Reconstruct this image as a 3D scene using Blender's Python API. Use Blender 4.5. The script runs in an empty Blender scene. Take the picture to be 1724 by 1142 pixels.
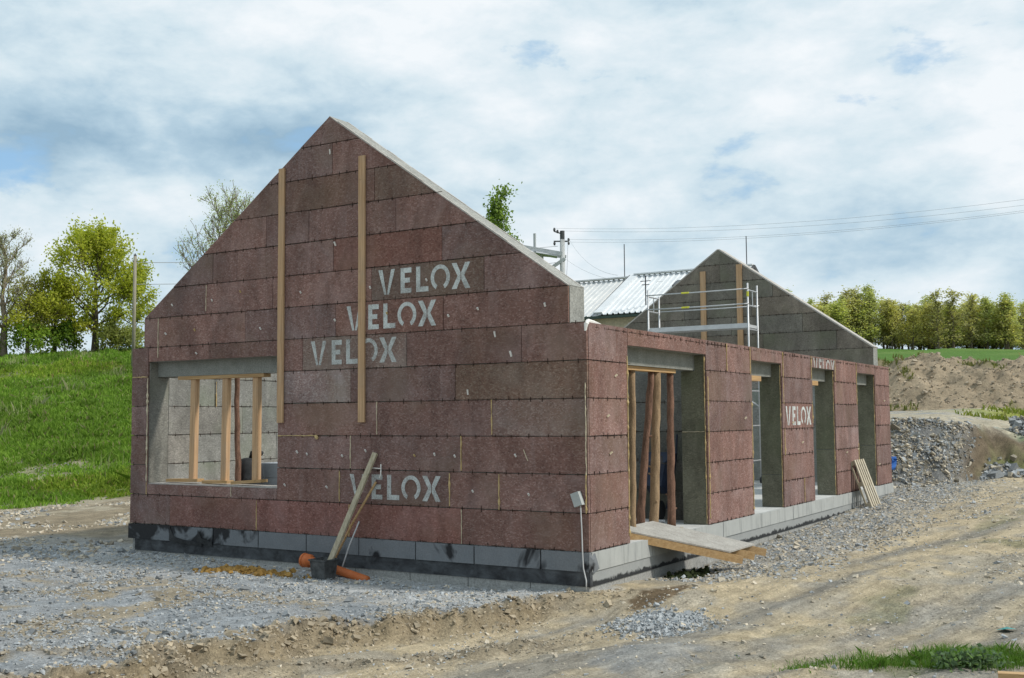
import bpy, math, random
import numpy as np
from mathutils import Vector

random.seed(7)
RNG = np.random.default_rng(11)
scene = bpy.context.scene
COL = scene.collection
rad = math.radians

# ------------------------------------------------------------------ camera
CAM = np.array([6.718, -12.744, 1.740])
YAW, PITCH, ROLL = 0.553263, 0.072141, -0.0078111
fw = np.array([-math.sin(YAW) * math.cos(PITCH), math.cos(YAW) * math.cos(PITCH), math.sin(PITCH)])
rt = np.array([math.cos(YAW), math.sin(YAW), 0.0])
up = np.cross(rt, fw)
cr, sr = math.cos(ROLL), math.sin(ROLL)
rt, up = cr * rt + sr * up, -sr * rt + cr * up
cam_data = bpy.data.cameras.new('camera')
cam = bpy.data.objects.new('camera', cam_data)
COL.objects.link(cam)
from mathutils import Matrix
cam.matrix_world = Matrix(((rt[0], up[0], -fw[0], CAM[0]), (rt[1], up[1], -fw[1], CAM[1]),
                           (rt[2], up[2], -fw[2], CAM[2]), (0, 0, 0, 1)))
cam_data.sensor_width = 36.0
cam_data.lens = 36.0 * 1849.9 / 1724.0
cam_data.clip_start = 0.1
cam_data.clip_end = 6000
scene.camera = cam

# ------------------------------------------------------------------ sun
SUN_EL, SUN_AZ = rad(47), rad(18)          # azimuth measured from +X towards +Y
sdir = Vector((math.cos(SUN_EL) * math.cos(SUN_AZ), math.cos(SUN_EL) * math.sin(SUN_AZ), math.sin(SUN_EL)))
sun_data = bpy.data.lights.new('sun', 'SUN')
sun_data.energy = 3.0
sun_data.angle = rad(5)
sun_data.color = (1.0, 0.95, 0.87)
sun = bpy.data.objects.new('sun', sun_data)
sun.rotation_euler = sdir.to_track_quat('Z', 'Y').to_euler()
COL.objects.link(sun)

# ------------------------------------------------------------------ view
scene.view_settings.view_transform = 'Standard'
scene.view_settings.look = 'None'
scene.view_settings.exposure = 0.08
scene.view_settings.gamma = 1.0
scene.view_settings.use_curve_mapping = False


# ------------------------------------------------------------------ node helpers
class NT:
    def __init__(self, tree):
        self.t = tree
        self.n = tree.nodes
        self.l = tree.links

    def node(self, typ, **kw):
        nd = self.n.new(typ)
        for k, v in kw.items():
            setattr(nd, k, v)
        return nd

    def put(self, sock, val):
        if val is None:
            return
        if isinstance(val, bpy.types.NodeSocket):
            self.l.new(val, sock)
        else:
            if hasattr(sock.default_value, '__len__') and not hasattr(val, '__len__'):
                val = [val] * len(sock.default_value)
            if hasattr(val, '__len__') and len(val) == 3 and len(sock.default_value) == 4:
                val = (*val, 1.0)
            sock.default_value = val

    def math(self, op, a, b=None, c=None, clamp=False):
        nd = self.node('ShaderNodeMath', operation=op, use_clamp=clamp)
        self.put(nd.inputs[0], a)
        if b is not None:
            self.put(nd.inputs[1], b)
        if c is not None:
            self.put(nd.inputs[2], c)
        return nd.outputs[0]

    def vmath(self, op, a, b=None):
        nd = self.node('ShaderNodeVectorMath', operation=op)
        self.put(nd.inputs[0], a)
        if b is not None:
            self.put(nd.inputs[1], b)
        return nd.outputs['Value'] if op in ('DOT_PRODUCT', 'LENGTH') else nd.outputs[0]

    def mix(self, fac, a, b, blend='MIX'):
        nd = self.node('ShaderNodeMix', data_type='RGBA', blend_type=blend)
        self.put(nd.inputs['Factor'], fac)
        self.put(nd.inputs[6], a)
        self.put(nd.inputs[7], b)
        return nd.outputs[2]

    def noise(self, vec, scale, detail=4, rough=0.55, dist=0.0):
        nd = self.node('ShaderNodeTexNoise')
        self.put(nd.inputs['Vector'], vec)
        nd.inputs['Scale'].default_value = scale
        nd.inputs['Detail'].default_value = detail
        nd.inputs['Roughness'].default_value = rough
        nd.inputs['Distortion'].default_value = dist
        return nd.outputs['Fac']

    def voro(self, vec, scale, out='Color', feature='F1'):
        nd = self.node('ShaderNodeTexVoronoi', feature=feature)
        self.put(nd.inputs['Vector'], vec)
        nd.inputs['Scale'].default_value = scale
        return nd.outputs[out]

    def ramp(self, fac, stops, interp='LINEAR'):
        nd = self.node('ShaderNodeValToRGB')
        nd.color_ramp.interpolation = interp
        e = nd.color_ramp.elements
        while len(e) < len(stops):
            e.new(0.5)
        for el, (p, c) in zip(e, stops):
            el.position = p
            el.color = (c, c, c, 1) if not hasattr(c, '__len__') else (*c, 1)
        self.put(nd.inputs[0], fac)
        return nd.outputs[0]

    def scale_vec(self, vec, s):
        nd = self.node('ShaderNodeMapping')
        self.put(nd.inputs['Vector'], vec)
        nd.inputs['Scale'].default_value = s
        return nd.outputs[0]

    def bump(self, h, strength, dist=0.02):
        nd = self.node('ShaderNodeBump')
        nd.inputs['Strength'].default_value = strength
        nd.inputs['Distance'].default_value = dist
        self.put(nd.inputs['Height'], h)
        return nd.outputs[0]


def new_mat(name):
    m = bpy.data.materials.new(name)
    m.use_nodes = True
    nt = NT(m.node_tree)
    bs = nt.n['Principled BSDF']
    bs.inputs['Roughness'].default_value = 0.9
    bs.inputs['Specular IOR Level'].default_value = 0.25
    return m, nt, bs


# ------------------------------------------------------------------ world: broken cloud over a Nishita sky
world = bpy.data.worlds.new('World')
scene.world = world
world.use_nodes = True
w = NT(world.node_tree)
bg = w.n['Background']
bg.inputs['Strength'].default_value = 0.1
sky = w.node('ShaderNodeTexSky', sky_type='NISHITA')
sky.sun_disc = False
sky.sun_elevation = SUN_EL
sky.sun_rotation = math.atan2(sdir.x, sdir.y)
sky.altitude = 300
sky.dust_density = 1.2
tc = w.node('ShaderNodeTexCoord').outputs['Generated']
cp = w.scale_vec(tc, (1.0, 1.0, 2.1))
n_big = w.noise(cp, 3.1, 3, 0.5, 0.1)
n_mid = w.noise(w.vmath('ADD', cp, (3.1, 7.7, 1.3)), 7.5, 8, 0.55, 0.15)
n_fine = w.noise(w.vmath('ADD', cp, (11.0, 2.0, 5.0)), 19.0, 7, 0.6, 0.2)


def pix_dir(x, y):
    d = fw * 1849.9 + rt * (x - 862) + up * (571 - y)
    return d / np.linalg.norm(d)


def sky_blob(px, py, sx, sy, wob=0.5):
    d = pix_dir(px, py)
    r = np.cross(d, [0, 0, 1.0])
    r /= np.linalg.norm(r)
    u = np.cross(r, d)
    a = w.math('DIVIDE', w.vmath('DOT_PRODUCT', tc, tuple(r)), sx)
    b = w.math('DIVIDE', w.vmath('DOT_PRODUCT', tc, tuple(u)), sy)
    e = w.math('ADD', w.math('MULTIPLY', a, a), w.math('MULTIPLY', b, b))
    e = w.math('ADD', e, w.math('MULTIPLY', w.math('SUBTRACT', n_mid, 0.5), wob * 8))
    front = w.math('GREATER_THAN', w.vmath('DOT_PRODUCT', tc, tuple(d)), 0.2)
    return w.math('MULTIPLY', w.math('EXPONENT', w.math('MULTIPLY', e, -1.0)), front, clamp=True)


# brightness of the cloud sheet
shade = w.math('ADD', w.math('MULTIPLY', n_big, 0.45), w.math('MULTIPLY', n_mid, 0.75))
shade = w.math('ADD', shade, w.math('MULTIPLY', w.math('SUBTRACT', n_fine, 0.5), 0.30))
shade = w.math('SUBTRACT', shade, 0.03)
for (bx, by, sx, sy, k) in [(310, 245, 0.16, 0.05, -0.15), (150, 200, 0.08, 0.03, -0.05), (620, 330, 0.10, 0.03, -0.07), (1350, 395, 0.20, 0.03, -0.05), (960, 260, 0.05, 0.03, -0.03), (1260, 300, 0.10, 0.05, 0.09),
                            (560, 40, 0.3, 0.035, 0.06), (1150, 150, 0.25, 0.06, 0.06), (1600, 120, 0.15, 0.1, 0.06), (120, 395, 0.10, 0.03, 0.10), (1560, 490, 0.1, 0.015, 0.10)]:
    shade = w.math('ADD', shade, w.math('MULTIPLY', sky_blob(bx, by, sx, sy, 0.25), k))
cloud = w.ramp(shade, [(0.28, (3.0, 4.5, 5.8)), (0.44, (4.5, 6.0, 7.1)), (0.57, (6.3, 7.5, 8.2)), (0.75, (8.5, 8.95, 9.3))])
cover = w.math('ADD', w.math('MULTIPLY', n_mid, 0.75), w.math('MULTIPLY', n_fine, 0.35))
for (bx, by, sx, sy, k) in [(15, 300, 0.030, 0.022, -0.22), (1600, 65, 0.045, 0.022, -0.12), (1440, 165, 0.03, 0.010, -0.10), (885, 82, 0.04, 0.012, -0.07)]:
    cover = w.math('ADD', cover, w.math('MULTIPLY', sky_blob(bx, by, sx, sy, 0.45), k))
alpha = w.ramp(cover, [(0.31, 0.05), (0.46, 1.0)])
skyc = w.mix(0.6, sky.outputs[0], (3.6, 6.4, 9.4))
final = w.mix(alpha, skyc, cloud)
# faint brightening haze at the horizon, part of the cloud deck
w.put(bg.inputs['Color'], final)


# ------------------------------------------------------------------ mesh helpers
class MB:
    def __init__(self):
        self.v, self.f = [], []

    def add(self, vs, fs):
        o = len(self.v)
        self.v += [tuple(map(float, p)) for p in vs]
        self.f += [tuple(i + o for i in q) for q in fs]
        return self

    def box(self, x0, y0, z0, x1, y1, z1):
        return self.add([(x0, y0, z0), (x1, y0, z0), (x1, y1, z0), (x0, y1, z0), (x0, y0, z1), (x1, y0, z1), (x1, y1, z1), (x0, y1, z1)],
                        [(0, 3, 2, 1), (4, 5, 6, 7), (0, 1, 5, 4), (1, 2, 6, 5), (2, 3, 7, 6), (3, 0, 4, 7)])

    def beam(self, p, q, wid, hgt, upv=(0, 0, 1)):
        p, q = Vector(p), Vector(q)
        d = (q - p).normalized()
        u = Vector(upv)
        s = d.cross(u)
        if s.length < 1e-4:
            s = d.cross(Vector((0, 1, 0)))
        s.normalize()
        u = s.cross(d)
        s, u = s * wid / 2, u * hgt / 2
        vs = [p - s - u, p + s - u, p + s + u, p - s + u, q - s - u, q + s - u, q + s + u, q - s + u]
        return self.add(vs, [(0, 3, 2, 1), (4, 5, 6, 7), (0, 1, 5, 4), (1, 2, 6, 5), (2, 3, 7, 6), (3, 0, 4, 7)][0:6])

    def tube(self, pts, radii, sides=8, cap=True):
        pts = [Vector(p) for p in pts]
        if not hasattr(radii, '__len__'):
            radii = [radii] * len(pts)
        o = len(self.v)
        ref = None
        for i, p in enumerate(pts):
            d = (pts[min(i + 1, len(pts) - 1)] - pts[max(i - 1, 0)]).normalized()
            if ref is None:
                ref = d.cross(Vector((0, 0, 1)))
                if ref.length < 0.1:
                    ref = d.cross(Vector((1, 0, 0)))
            ref = (ref - d * ref.dot(d)).normalized()
            b = d.cross(ref)
            for k in range(sides):
                a = 2 * math.pi * k / sides
                self.v.append(tuple(p + (ref * math.cos(a) + b * math.sin(a)) * radii[i]))
        for i in range(len(pts) - 1):
            for k in range(sides):
                k2 = (k + 1) % sides
                self.f.append((o + i * sides + k, o + i * sides + k2, o + (i + 1) * sides + k2, o + (i + 1) * sides + k))
        if cap:
            self.f.append(tuple(o + k for k in range(sides))[::-1])
            self.f.append(tuple(o + (len(pts) - 1) * sides + k for k in range(sides)))
        return self

    def prism(self, poly, o, u, z, n, d0, d1):
        """polygon in the (u,z) plane of a wall, extruded along n from depth d0 to d1"""
        o, u, z, n = (np.array(a, float) for a in (o, u, z, n))
        k = len(poly)
        a = [o + u * p[0] + z * p[1] + n * d0 for p in poly]
        b = [o + u * p[0] + z * p[1] + n * d1 for p in poly]
        fs = [tuple(range(k)), tuple(range(2 * k - 1, k - 1, -1))]
        for i in range(k):
            j = (i + 1) % k
            fs.append((i, i + k, j + k, j))
        return self.add(a + b, fs)

    def mesh(self, name, smooth=False):
        me = bpy.data.meshes.new(name)
        me.from_pydata(self.v, [], self.f)
        me.update()
        if smooth:
            me.polygons.foreach_set('use_smooth', [True] * len(me.polygons))
        return me

    def build(self, name, mat, parent=None, smooth=False, fix=True):
        me = self.mesh(name, smooth)
        if fix:
            import bmesh
            b = bmesh.new()
            b.from_mesh(me)
            bmesh.ops.recalc_face_normals(b, faces=b.faces)
            b.to_mesh(me)
            b.free()
        return link(name, me, mat, parent)


def link(name, me, mat=None, parent=None, loc=(0, 0, 0)):
    o = bpy.data.objects.new(name, me)
    COL.objects.link(o)
    if mat is not None and me is not None and not me.materials:
        me.materials.append(mat)
    o.location = loc
    if parent is not None:
        o.parent = parent
    return o


def tag(o, label, cat, group=None, kind=None):
    if label:
        o['label'] = label
    if cat:
        o['category'] = cat
    if group:
        o['group'] = group
    if kind:
        o['kind'] = kind
    return o


def thing(name, label, cat, group=None, loc=(0, 0, 0)):
    return tag(link(name, None, loc=loc), label, cat, group)


def np_mesh(name, V, F, cols=None, smooth=False):
    V = np.ascontiguousarray(V, np.float32)
    F = np.ascontiguousarray(F, np.int32)
    me = bpy.data.meshes.new(name)
    me.vertices.add(len(V))
    me.vertices.foreach_set('co', V.ravel())
    k = F.shape[1]
    me.loops.add(F.size)
    me.loops.foreach_set('vertex_index', F.ravel())
    me.polygons.add(len(F))
    me.polygons.foreach_set('loop_start', np.arange(0, F.size, k, dtype=np.int32))
    me.polygons.foreach_set('use_smooth', np.full(len(F), smooth))
    me.update(calc_edges=True)
    if cols is not None:
        ca = me.color_attributes.new('Col', 'FLOAT_COLOR', 'POINT')
        c = np.ones((len(V), 4), np.float32)
        c[:, :3] = cols
        ca.data.foreach_set('color', c.ravel())
    me.update()
    return me


# ------------------------------------------------------------------ numeric noise
def _hash(i, j, s):
    n = (i.astype(np.int64) * 374761393 + j.astype(np.int64) * 668265263 + s * 974634777) & 0x7fffffff
    n = ((n ^ (n >> 13)) * 1274126177) & 0x7fffffff
    n = (n ^ (n >> 16)) & 0x7fffffff
    return n / float(0x7fffffff)


def vnoise(x, y, s=0):
    xi, yi = np.floor(x), np.floor(y)
    fx, fy = x - xi, y - yi
    fx, fy = fx * fx * (3 - 2 * fx), fy * fy * (3 - 2 * fy)
    a, b = _hash(xi, yi, s), _hash(xi + 1, yi, s)
    c, d = _hash(xi, yi + 1, s), _hash(xi + 1, yi + 1, s)
    return (a * (1 - fx) + b * fx) * (1 - fy) + (c * (1 - fx) + d * fx) * fy


def fbm(x, y, oct=4, s=0):
    t, a, n = 0.0, 0.5, 0.0
    for k in range(oct):
        t = t + a * vnoise(x * 2 ** k + 17.3 * k, y * 2 ** k - 9.1 * k, s + k)
        n += a
        a *= 0.5
    return t / n


def sstep(a, b, x):
    t = np.clip((x - a) / (b - a), 0, 1)
    return t * t * (3 - 2 * t)


# ------------------------------------------------------------------ materials
def attr_col(nt):
    nd = nt.node('ShaderNodeVertexColor')
    nd.layer_name = 'Col'
    return nd.outputs['Color']


def obj_co(nt):
    return nt.node('ShaderNodeTexCoord').outputs['Object']


def chip_mat(name, dark, light, chip, bloom, streak=0.45):
    """wood-chip cement board: pressed chips, pale bloom and run-down streaks; tinted by the object's own colour"""
    m, nt, bs = new_mat(name)
    co = obj_co(nt)
    info = nt.node('ShaderNodeObjectInfo')
    cell = nt.node('ShaderNodeSeparateXYZ')
    nt.put(cell.inputs[0], nt.voro(nt.scale_vec(co, (1, 1, 1.7)), 40))
    fine = nt.noise(co, 120, 3, 0.7)
    base = nt.mix(nt.math('MULTIPLY', fine, 1.0), dark, light)
    chips = nt.ramp(nt.math('ADD', nt.math('MULTIPLY', cell.outputs[0], 0.75), nt.math('MULTIPLY', fine, 0.4)), [(0.62, 0), (0.95, 1)])
    base = nt.mix(nt.math('MULTIPLY', chips, 0.5), base, chip)
    dk = nt.ramp(cell.outputs[1], [(0.80, 0), (0.95, 1)])
    base = nt.mix(nt.math('MULTIPLY', dk, 0.4), base, tuple(c * 0.45 for c in dark))
    rnd = nt.node('ShaderNodeCombineXYZ')
    nt.put(rnd.inputs[0], nt.math('MULTIPLY', info.outputs['Random'], 37.0))
    nt.put(rnd.inputs[1], nt.math('MULTIPLY', info.outputs['Random'], 91.0))
    pco = nt.vmath('ADD', co, rnd.outputs[0])
    cloudy = nt.noise(pco, 1.6, 5, 0.6, 0.4)
    vert = nt.noise(nt.scale_vec(pco, (5, 5, 0.35)), 1.0, 4, 0.6)
    bl = nt.math('MULTIPLY', nt.ramp(cloudy, [(0.48, 0), (0.75, 1)]), 0.55)
    bl = nt.math('MAXIMUM', bl, nt.math('MULTIPLY', nt.ramp(vert, [(0.55, 0), (0.78, 1)]), streak))
    base = nt.mix(bl, base, bloom)
    stain = nt.ramp(nt.noise(nt.scale_vec(co, (1.6, 1.6, 0.7)), 1.1, 6, 0.68, 0.8), [(0.36, 0.72), (0.62, 1.14)])
    base = nt.mix(1.0, base, stain, 'MULTIPLY')
    brown = nt.ramp(nt.noise(pco, 0.8, 3), [(0.5, 0), (0.7, 1)])
    base = nt.mix(nt.math('MULTIPLY', brown, 0.4), base, (dark[0] * 1.0, dark[1] * 1.25, dark[2] * 0.85))
    base = nt.mix(1.0, base, info.outputs['Color'], 'MULTIPLY')
    nt.put(bs.inputs['Base Color'], base)
    nt.put(bs.inputs['Normal'], nt.bump(nt.math('ADD', cell.outputs[2], fine), 0.5, 0.006))
    bs.inputs['Roughness'].default_value = 0.95
    return m


M = {}
M['red'] = chip_mat('red_chip_board', (0.145, 0.077, 0.064), (0.255, 0.155, 0.135), (0.39, 0.290, 0.262), (0.310, 0.235, 0.225))
M['grey'] = chip_mat('grey_chip_board', (0.170, 0.164, 0.148), (0.29, 0.28, 0.255), (0.40, 0.385, 0.35), (0.33, 0.32, 0.30), 0.3)


def simple_mat(name, c1, c2, scale=8.0, rough=0.85, bump=0.15, stretch=(1, 1, 1), detail=5, spec=0.25, metal=0.0, fine=0.0):
    m, nt, bs = new_mat(name)
    co = nt.scale_vec(obj_co(nt), stretch)
    f = nt.ramp(nt.noise(co, scale, detail, 0.62), [(0.28, 0), (0.72, 1)])
    c = nt.mix(f, c1, c2)
    if fine:
        g = nt.noise(obj_co(nt), scale * 9, 3, 0.7)
        c = nt.mix(fine, c, nt.mix(1.0, c, nt.ramp(g, [(0.3, 0.35), (0.7, 1.5)]), 'MULTIPLY'))
    nt.put(bs.inputs['Base Color'], c)
    bs.inputs['Roughness'].default_value = rough
    bs.inputs['Specular IOR Level'].default_value = spec
    bs.inputs['Metallic'].default_value = metal
    if bump:
        nt.put(bs.inputs['Normal'], nt.bump(nt.noise(co, scale * 4, 4, 0.65), bump, 0.02))
    return m


def wood_mat(name, c1, c2, axis='Z'):
    st = {'X': (0.6, 14, 14), 'Y': (14, 0.6, 14), 'Z': (14, 14, 0.6)}[axis]
    m, nt, bs = new_mat(name)
    co = obj_co(nt)
    g = nt.noise(nt.scale_vec(co, st), 2.2, 6, 0.6, 0.6)
    c = nt.mix(nt.ramp(g, [(0.3, 0), (0.7, 1)]), c1, c2)
    dirt = nt.ramp(nt.noise(co, 2.2, 6, 0.7), [(0.45, 0), (0.75, 1)])
    c = nt.mix(nt.math('MULTIPLY', dirt, 0.28), c, (0.30, 0.27, 0.235))
    k = nt.ramp(nt.noise(co, 5.0, 3), [(0.66, 0), (0.74, 1)])
    c = nt.mix(nt.math('MULTIPLY', k, 0.5), c, tuple(v * 0.45 for v in c1))
    nt.put(bs.inputs['Base Color'], c)
    nt.put(bs.inputs['Normal'], nt.bump(g, 0.2, 0.01))
    bs.inputs['Roughness'].default_value = 0.8
    return m


M['wood_z'] = wood_mat('pine_timber', (0.37, 0.225, 0.12), (0.58, 0.385, 0.225), 'Z')
M['wood_x'] = wood_mat('pine_timber_long', (0.34, 0.20, 0.085), (0.54, 0.36, 0.18), 'X')
M['wood_y'] = wood_mat('pine_timber_cross', (0.36, 0.21, 0.09), (0.56, 0.36, 0.17), 'Y')
M['wood_grey'] = wood_mat('weathered_timber', (0.30, 0.255, 0.17), (0.50, 0.44, 0.32), 'Z')
M['wood_pale'] = wood_mat('pale_timber', (0.42, 0.36, 0.26), (0.62, 0.56, 0.44), 'Z')
M['ply'] = simple_mat('dusty_plywood', (0.28, 0.265, 0.24), (0.42, 0.405, 0.37), 5, 0.9, 0.1, fine=0.4)
M['bark_red'] = simple_mat('pine_bark', (0.10, 0.058, 0.040), (0.29, 0.165, 0.115), 7, 0.95, 0.6, (3, 3, 0.7), fine=0.5)
M['bark_tan'] = simple_mat('peeled_log', (0.20, 0.135, 0.08), (0.42, 0.29, 0.175), 6, 0.9, 0.5, (3, 3, 0.6), fine=0.4)
M['concrete'] = simple_mat('raw_concrete', (0.24, 0.24, 0.222), (0.37, 0.37, 0.34), 4, 0.92, 0.5, fine=0.6)
M['lintel'] = simple_mat('lintel_concrete', (0.20, 0.205, 0.185), (0.29, 0.295, 0.27), 5, 0.92, 0.3, (1, 1, 1), fine=0.5)
M['slab'] = simple_mat('floor_screed', (0.42, 0.42, 0.405), (0.56, 0.56, 0.54), 2.2, 0.85, 0.1, fine=0.25)
M['mortar'] = simple_mat('pale_mortar', (0.36, 0.335, 0.305), (0.54, 0.51, 0.47), 14, 0.95, 0.5, fine=0.5)
M['foam'] = simple_mat('expanding_foam', (0.48, 0.33, 0.13), (0.64, 0.50, 0.27), 25, 0.7, 0.6)
M['foam_pale'] = simple_mat('pale_foam', (0.52, 0.44, 0.30), (0.70, 0.62, 0.46), 25, 0.7, 0.6)
M['wire'] = simple_mat('rusty_wire', (0.025, 0.016, 0.012), (0.06, 0.035, 0.025), 20, 0.8, 0)
M['plug'] = simple_mat('white_plastic_tie', (0.70, 0.68, 0.64), (0.82, 0.80, 0.77), 30, 0.6, 0)
M['alu'] = simple_mat('scaffold_aluminium', (0.44, 0.45, 0.46), (0.56, 0.57, 0.58), 12, 0.5, 0.05, metal=0.6, spec=0.5)
M['alu_dull'] = simple_mat('scaffold_deck', (0.50, 0.51, 0.52), (0.64, 0.65, 0.66), 6, 0.6, 0.05, metal=0.3)
M['yellow'] = simple_mat('yellow_sticker', (0.55, 0.55, 0.05), (0.68, 0.66, 0.08), 10, 0.6, 0)
M['orange'] = simple_mat('orange_drain_pipe', (0.52, 0.135, 0.04), (0.62, 0.19, 0.065), 9, 0.5, 0.05, fine=0.2)
M['black'] = simple_mat('black_plastic', (0.015, 0.016, 0.017), (0.05, 0.052, 0.055), 7, 0.55, 0.1, fine=0.4)
M['dirty_black'] = simple_mat('mortar_stained_tub', (0.025, 0.027, 0.028), (0.13, 0.135, 0.135), 9, 0.7, 0.2)
M['blue_steel'] = simple_mat('dark_blue_steel', (0.012, 0.02, 0.042), (0.03, 0.045, 0.085), 6, 0.45, 0.05, spec=0.5)
M['box_grey'] = simple_mat('grey_plastic_box', (0.36, 0.38, 0.37), (0.44, 0.46, 0.45), 10, 0.55, 0)
M['cable'] = simple_mat('grey_cable', (0.50, 0.50, 0.50), (0.60, 0.60, 0.60), 10, 0.6, 0)
M['blue'] = simple_mat('blue_sheeting', (0.03, 0.12, 0.42), (0.08, 0.22, 0.58), 5, 0.5, 0.4)
M['teal'] = simple_mat('teal_scrap', (0.02, 0.20, 0.19), (0.06, 0.30, 0.28), 12, 0.5, 0.2)
M['aac'] = simple_mat('pale_grey_block', (0.30, 0.33, 0.37), (0.42, 0.45, 0.48), 8, 0.9, 0.2, fine=0.3)
M['roof_white'] = simple_mat('painted_steel_roof', (0.60, 0.62, 0.63), (0.74, 0.76, 0.77), 2.0, 0.45, 0.02, spec=0.4, fine=0.08)
M['roof_dull'] = simple_mat('weathered_steel_roof', (0.50, 0.52, 0.53), (0.72, 0.71, 0.68), 1.3, 0.55, 0.03, spec=0.35, fine=0.15)
M['render'] = simple_mat('old_cream_render', (0.52, 0.45, 0.32), (0.64, 0.57, 0.42), 1.2, 0.95, 0.2, fine=0.3)
M['gutter'] = simple_mat('green_gutter', (0.035, 0.06, 0.05), (0.06, 0.09, 0.075), 4, 0.5, 0)
M['dark_steel'] = simple_mat('dark_steel', (0.05, 0.052, 0.056), (0.10, 0.10, 0.105), 6, 0.6, 0)
M['pole_conc'] = simple_mat('pole_concrete', (0.38, 0.39, 0.39), (0.50, 0.51, 0.50), 3, 0.9, 0.1)
M['pole_steel'] = simple_mat('galvanised_beam', (0.36, 0.38, 0.39), (0.48, 0.50, 0.51), 3, 0.6, 0.0, metal=0.2)
M['pole_wood'] = simple_mat('grey_pole_wood', (0.22, 0.20, 0.15), (0.36, 0.33, 0.26), 3, 0.9, 0.2, (4, 4, 0.4))
M['wire_grey'] = simple_mat('weathered_conductor', (0.26, 0.27, 0.28), (0.34, 0.35, 0.36), 4, 0.6, 0)
M['glass'] = simple_mat('skylight_glass', (0.05, 0.06, 0.07), (0.08, 0.09, 0.1), 3, 0.12, 0, spec=0.6)
M['treebark'] = simple_mat('tree_bark', (0.085, 0.068, 0.048), (0.19, 0.155, 0.115), 6, 0.95, 0.5, (2, 2, 0.6))
M['twig'] = simple_mat('pale_twig', (0.16, 0.13, 0.095), (0.27, 0.225, 0.17), 6, 0.95, 0.2)


def paint_mat(lo=0.35, hi=0.95, name='worn_white_stencil_paint'):
    m, nt, bs = new_mat(name)
    co = obj_co(nt)
    a = nt.noise(co, 60, 4, 0.7)
    b = nt.noise(co, 4.0, 5, 0.6)
    wear = nt.ramp(nt.math('ADD', nt.math('MULTIPLY', a, 0.6), nt.math('MULTIPLY', b, 0.5)), [(0.38, lo), (0.62, hi)])
    nt.put(bs.inputs['Base Color'], nt.mix(b, (0.52, 0.56, 0.55), (0.70, 0.73, 0.71)))
    tr = nt.node('ShaderNodeBsdfTransparent')
    mx = nt.node('ShaderNodeMixShader')
    nt.put(mx.inputs[0], wear)
    nt.l.new(tr.outputs[0], mx.inputs[1])
    nt.l.new(bs.outputs[0], mx.inputs[2])
    nt.l.new(mx.outputs[0], nt.n['Material Output'].inputs['Surface'])
    return m


M['paint'] = paint_mat()
M['paint_thin'] = paint_mat(0.22, 0.80, 'thin_stencil_paint')
M['paint_faint'] = paint_mat(0.2, 0.6, 'faint_stencil_paint')


def plinth_mat():
    """pale insulation board smeared with black bitumen"""
    m, nt, bs = new_mat('bitumen_smeared_board')
    co = obj_co(nt)
    sx = nt.node('ShaderNodeSeparateXYZ')
    nt.put(sx.inputs[0], co)
    base = nt.mix(nt.noise(co, 3.0, 5, 0.65), (0.135, 0.147, 0.160), (0.225, 0.235, 0.247))
    base = nt.mix(0.3, base, nt.mix(1.0, base, nt.ramp(nt.noise(co, 40, 3, 0.7), [(0.3, 0.5), (0.7, 1.4)]), 'MULTIPLY'))
    n = nt.noise(co, 1.1, 4, 0.6, 0.6)
    left = nt.ramp(nt.math('MULTIPLY', sx.outputs[0], -0.125), [(0.55, 0), (0.9, 0.10)])
    t = nt.math('ADD', n, left)
    smear = nt.ramp(t, [(0.575, 0), (0.63, 1)])
    wash = nt.ramp(nt.noise(co, 2.0, 5, 0.7), [(0.5, 0), (0.75, 0.5)])
    base = nt.mix(wash, base, (0.16, 0.18, 0.20))
    base = nt.mix(smear, base, (0.018, 0.019, 0.022))
    nt.put(bs.inputs['Base Color'], base)
    nt.put(bs.inputs['Roughness'], nt.mix(smear, (0.9, 0.9, 0.9), (0.5, 0.5, 0.5)))
    nt.put(bs.inputs['Normal'], nt.bump(nt.noise(co, 30, 4, 0.6), 0.25, 0.01))
    return m


def side_plinth_mat():
    m, nt, bs = new_mat('chalky_plinth_block')
    co = obj_co(nt)
    base = nt.mix(nt.noise(co, 2.5, 5, 0.65), (0.31, 0.32, 0.31), (0.47, 0.48, 0.46))
    st = nt.noise(nt.scale_vec(co, (5, 5, 0.6)), 1.4, 4, 0.65)
    base = nt.mix(nt.ramp(st, [(0.52, 0), (0.8, 0.8)]), base, (0.15, 0.16, 0.16))
    sm = nt.ramp(nt.noise(co, 1.7, 4, 0.6, 0.5), [(0.68, 0), (0.73, 0.9)])
    base = nt.mix(sm, base, (0.03, 0.032, 0.035))
    nt.put(bs.inputs['Base Color'], base)
    nt.put(bs.inputs['Normal'], nt.bump(nt.noise(co, 30, 4, 0.6), 0.25, 0.01))
    return m


def bitumen_mat():
    m, nt, bs = new_mat('bitumen_band')
    co = obj_co(nt)
    n = nt.noise(nt.scale_vec(co, (1.0, 1.0, 1.6)), 3.4, 5, 0.65, 0.4)
    c = nt.mix(nt.ramp(n, [(0.35, 0), (0.75, 1)]), (0.022, 0.023, 0.026), (0.11, 0.12, 0.13))
    nt.put(bs.inputs['Base Color'], c)
    bs.inputs['Roughness'].default_value = 0.6
    nt.put(bs.inputs['Normal'], nt.bump(nt.noise(co, 20, 4, 0.6), 0.3, 0.01))
    return m


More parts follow.
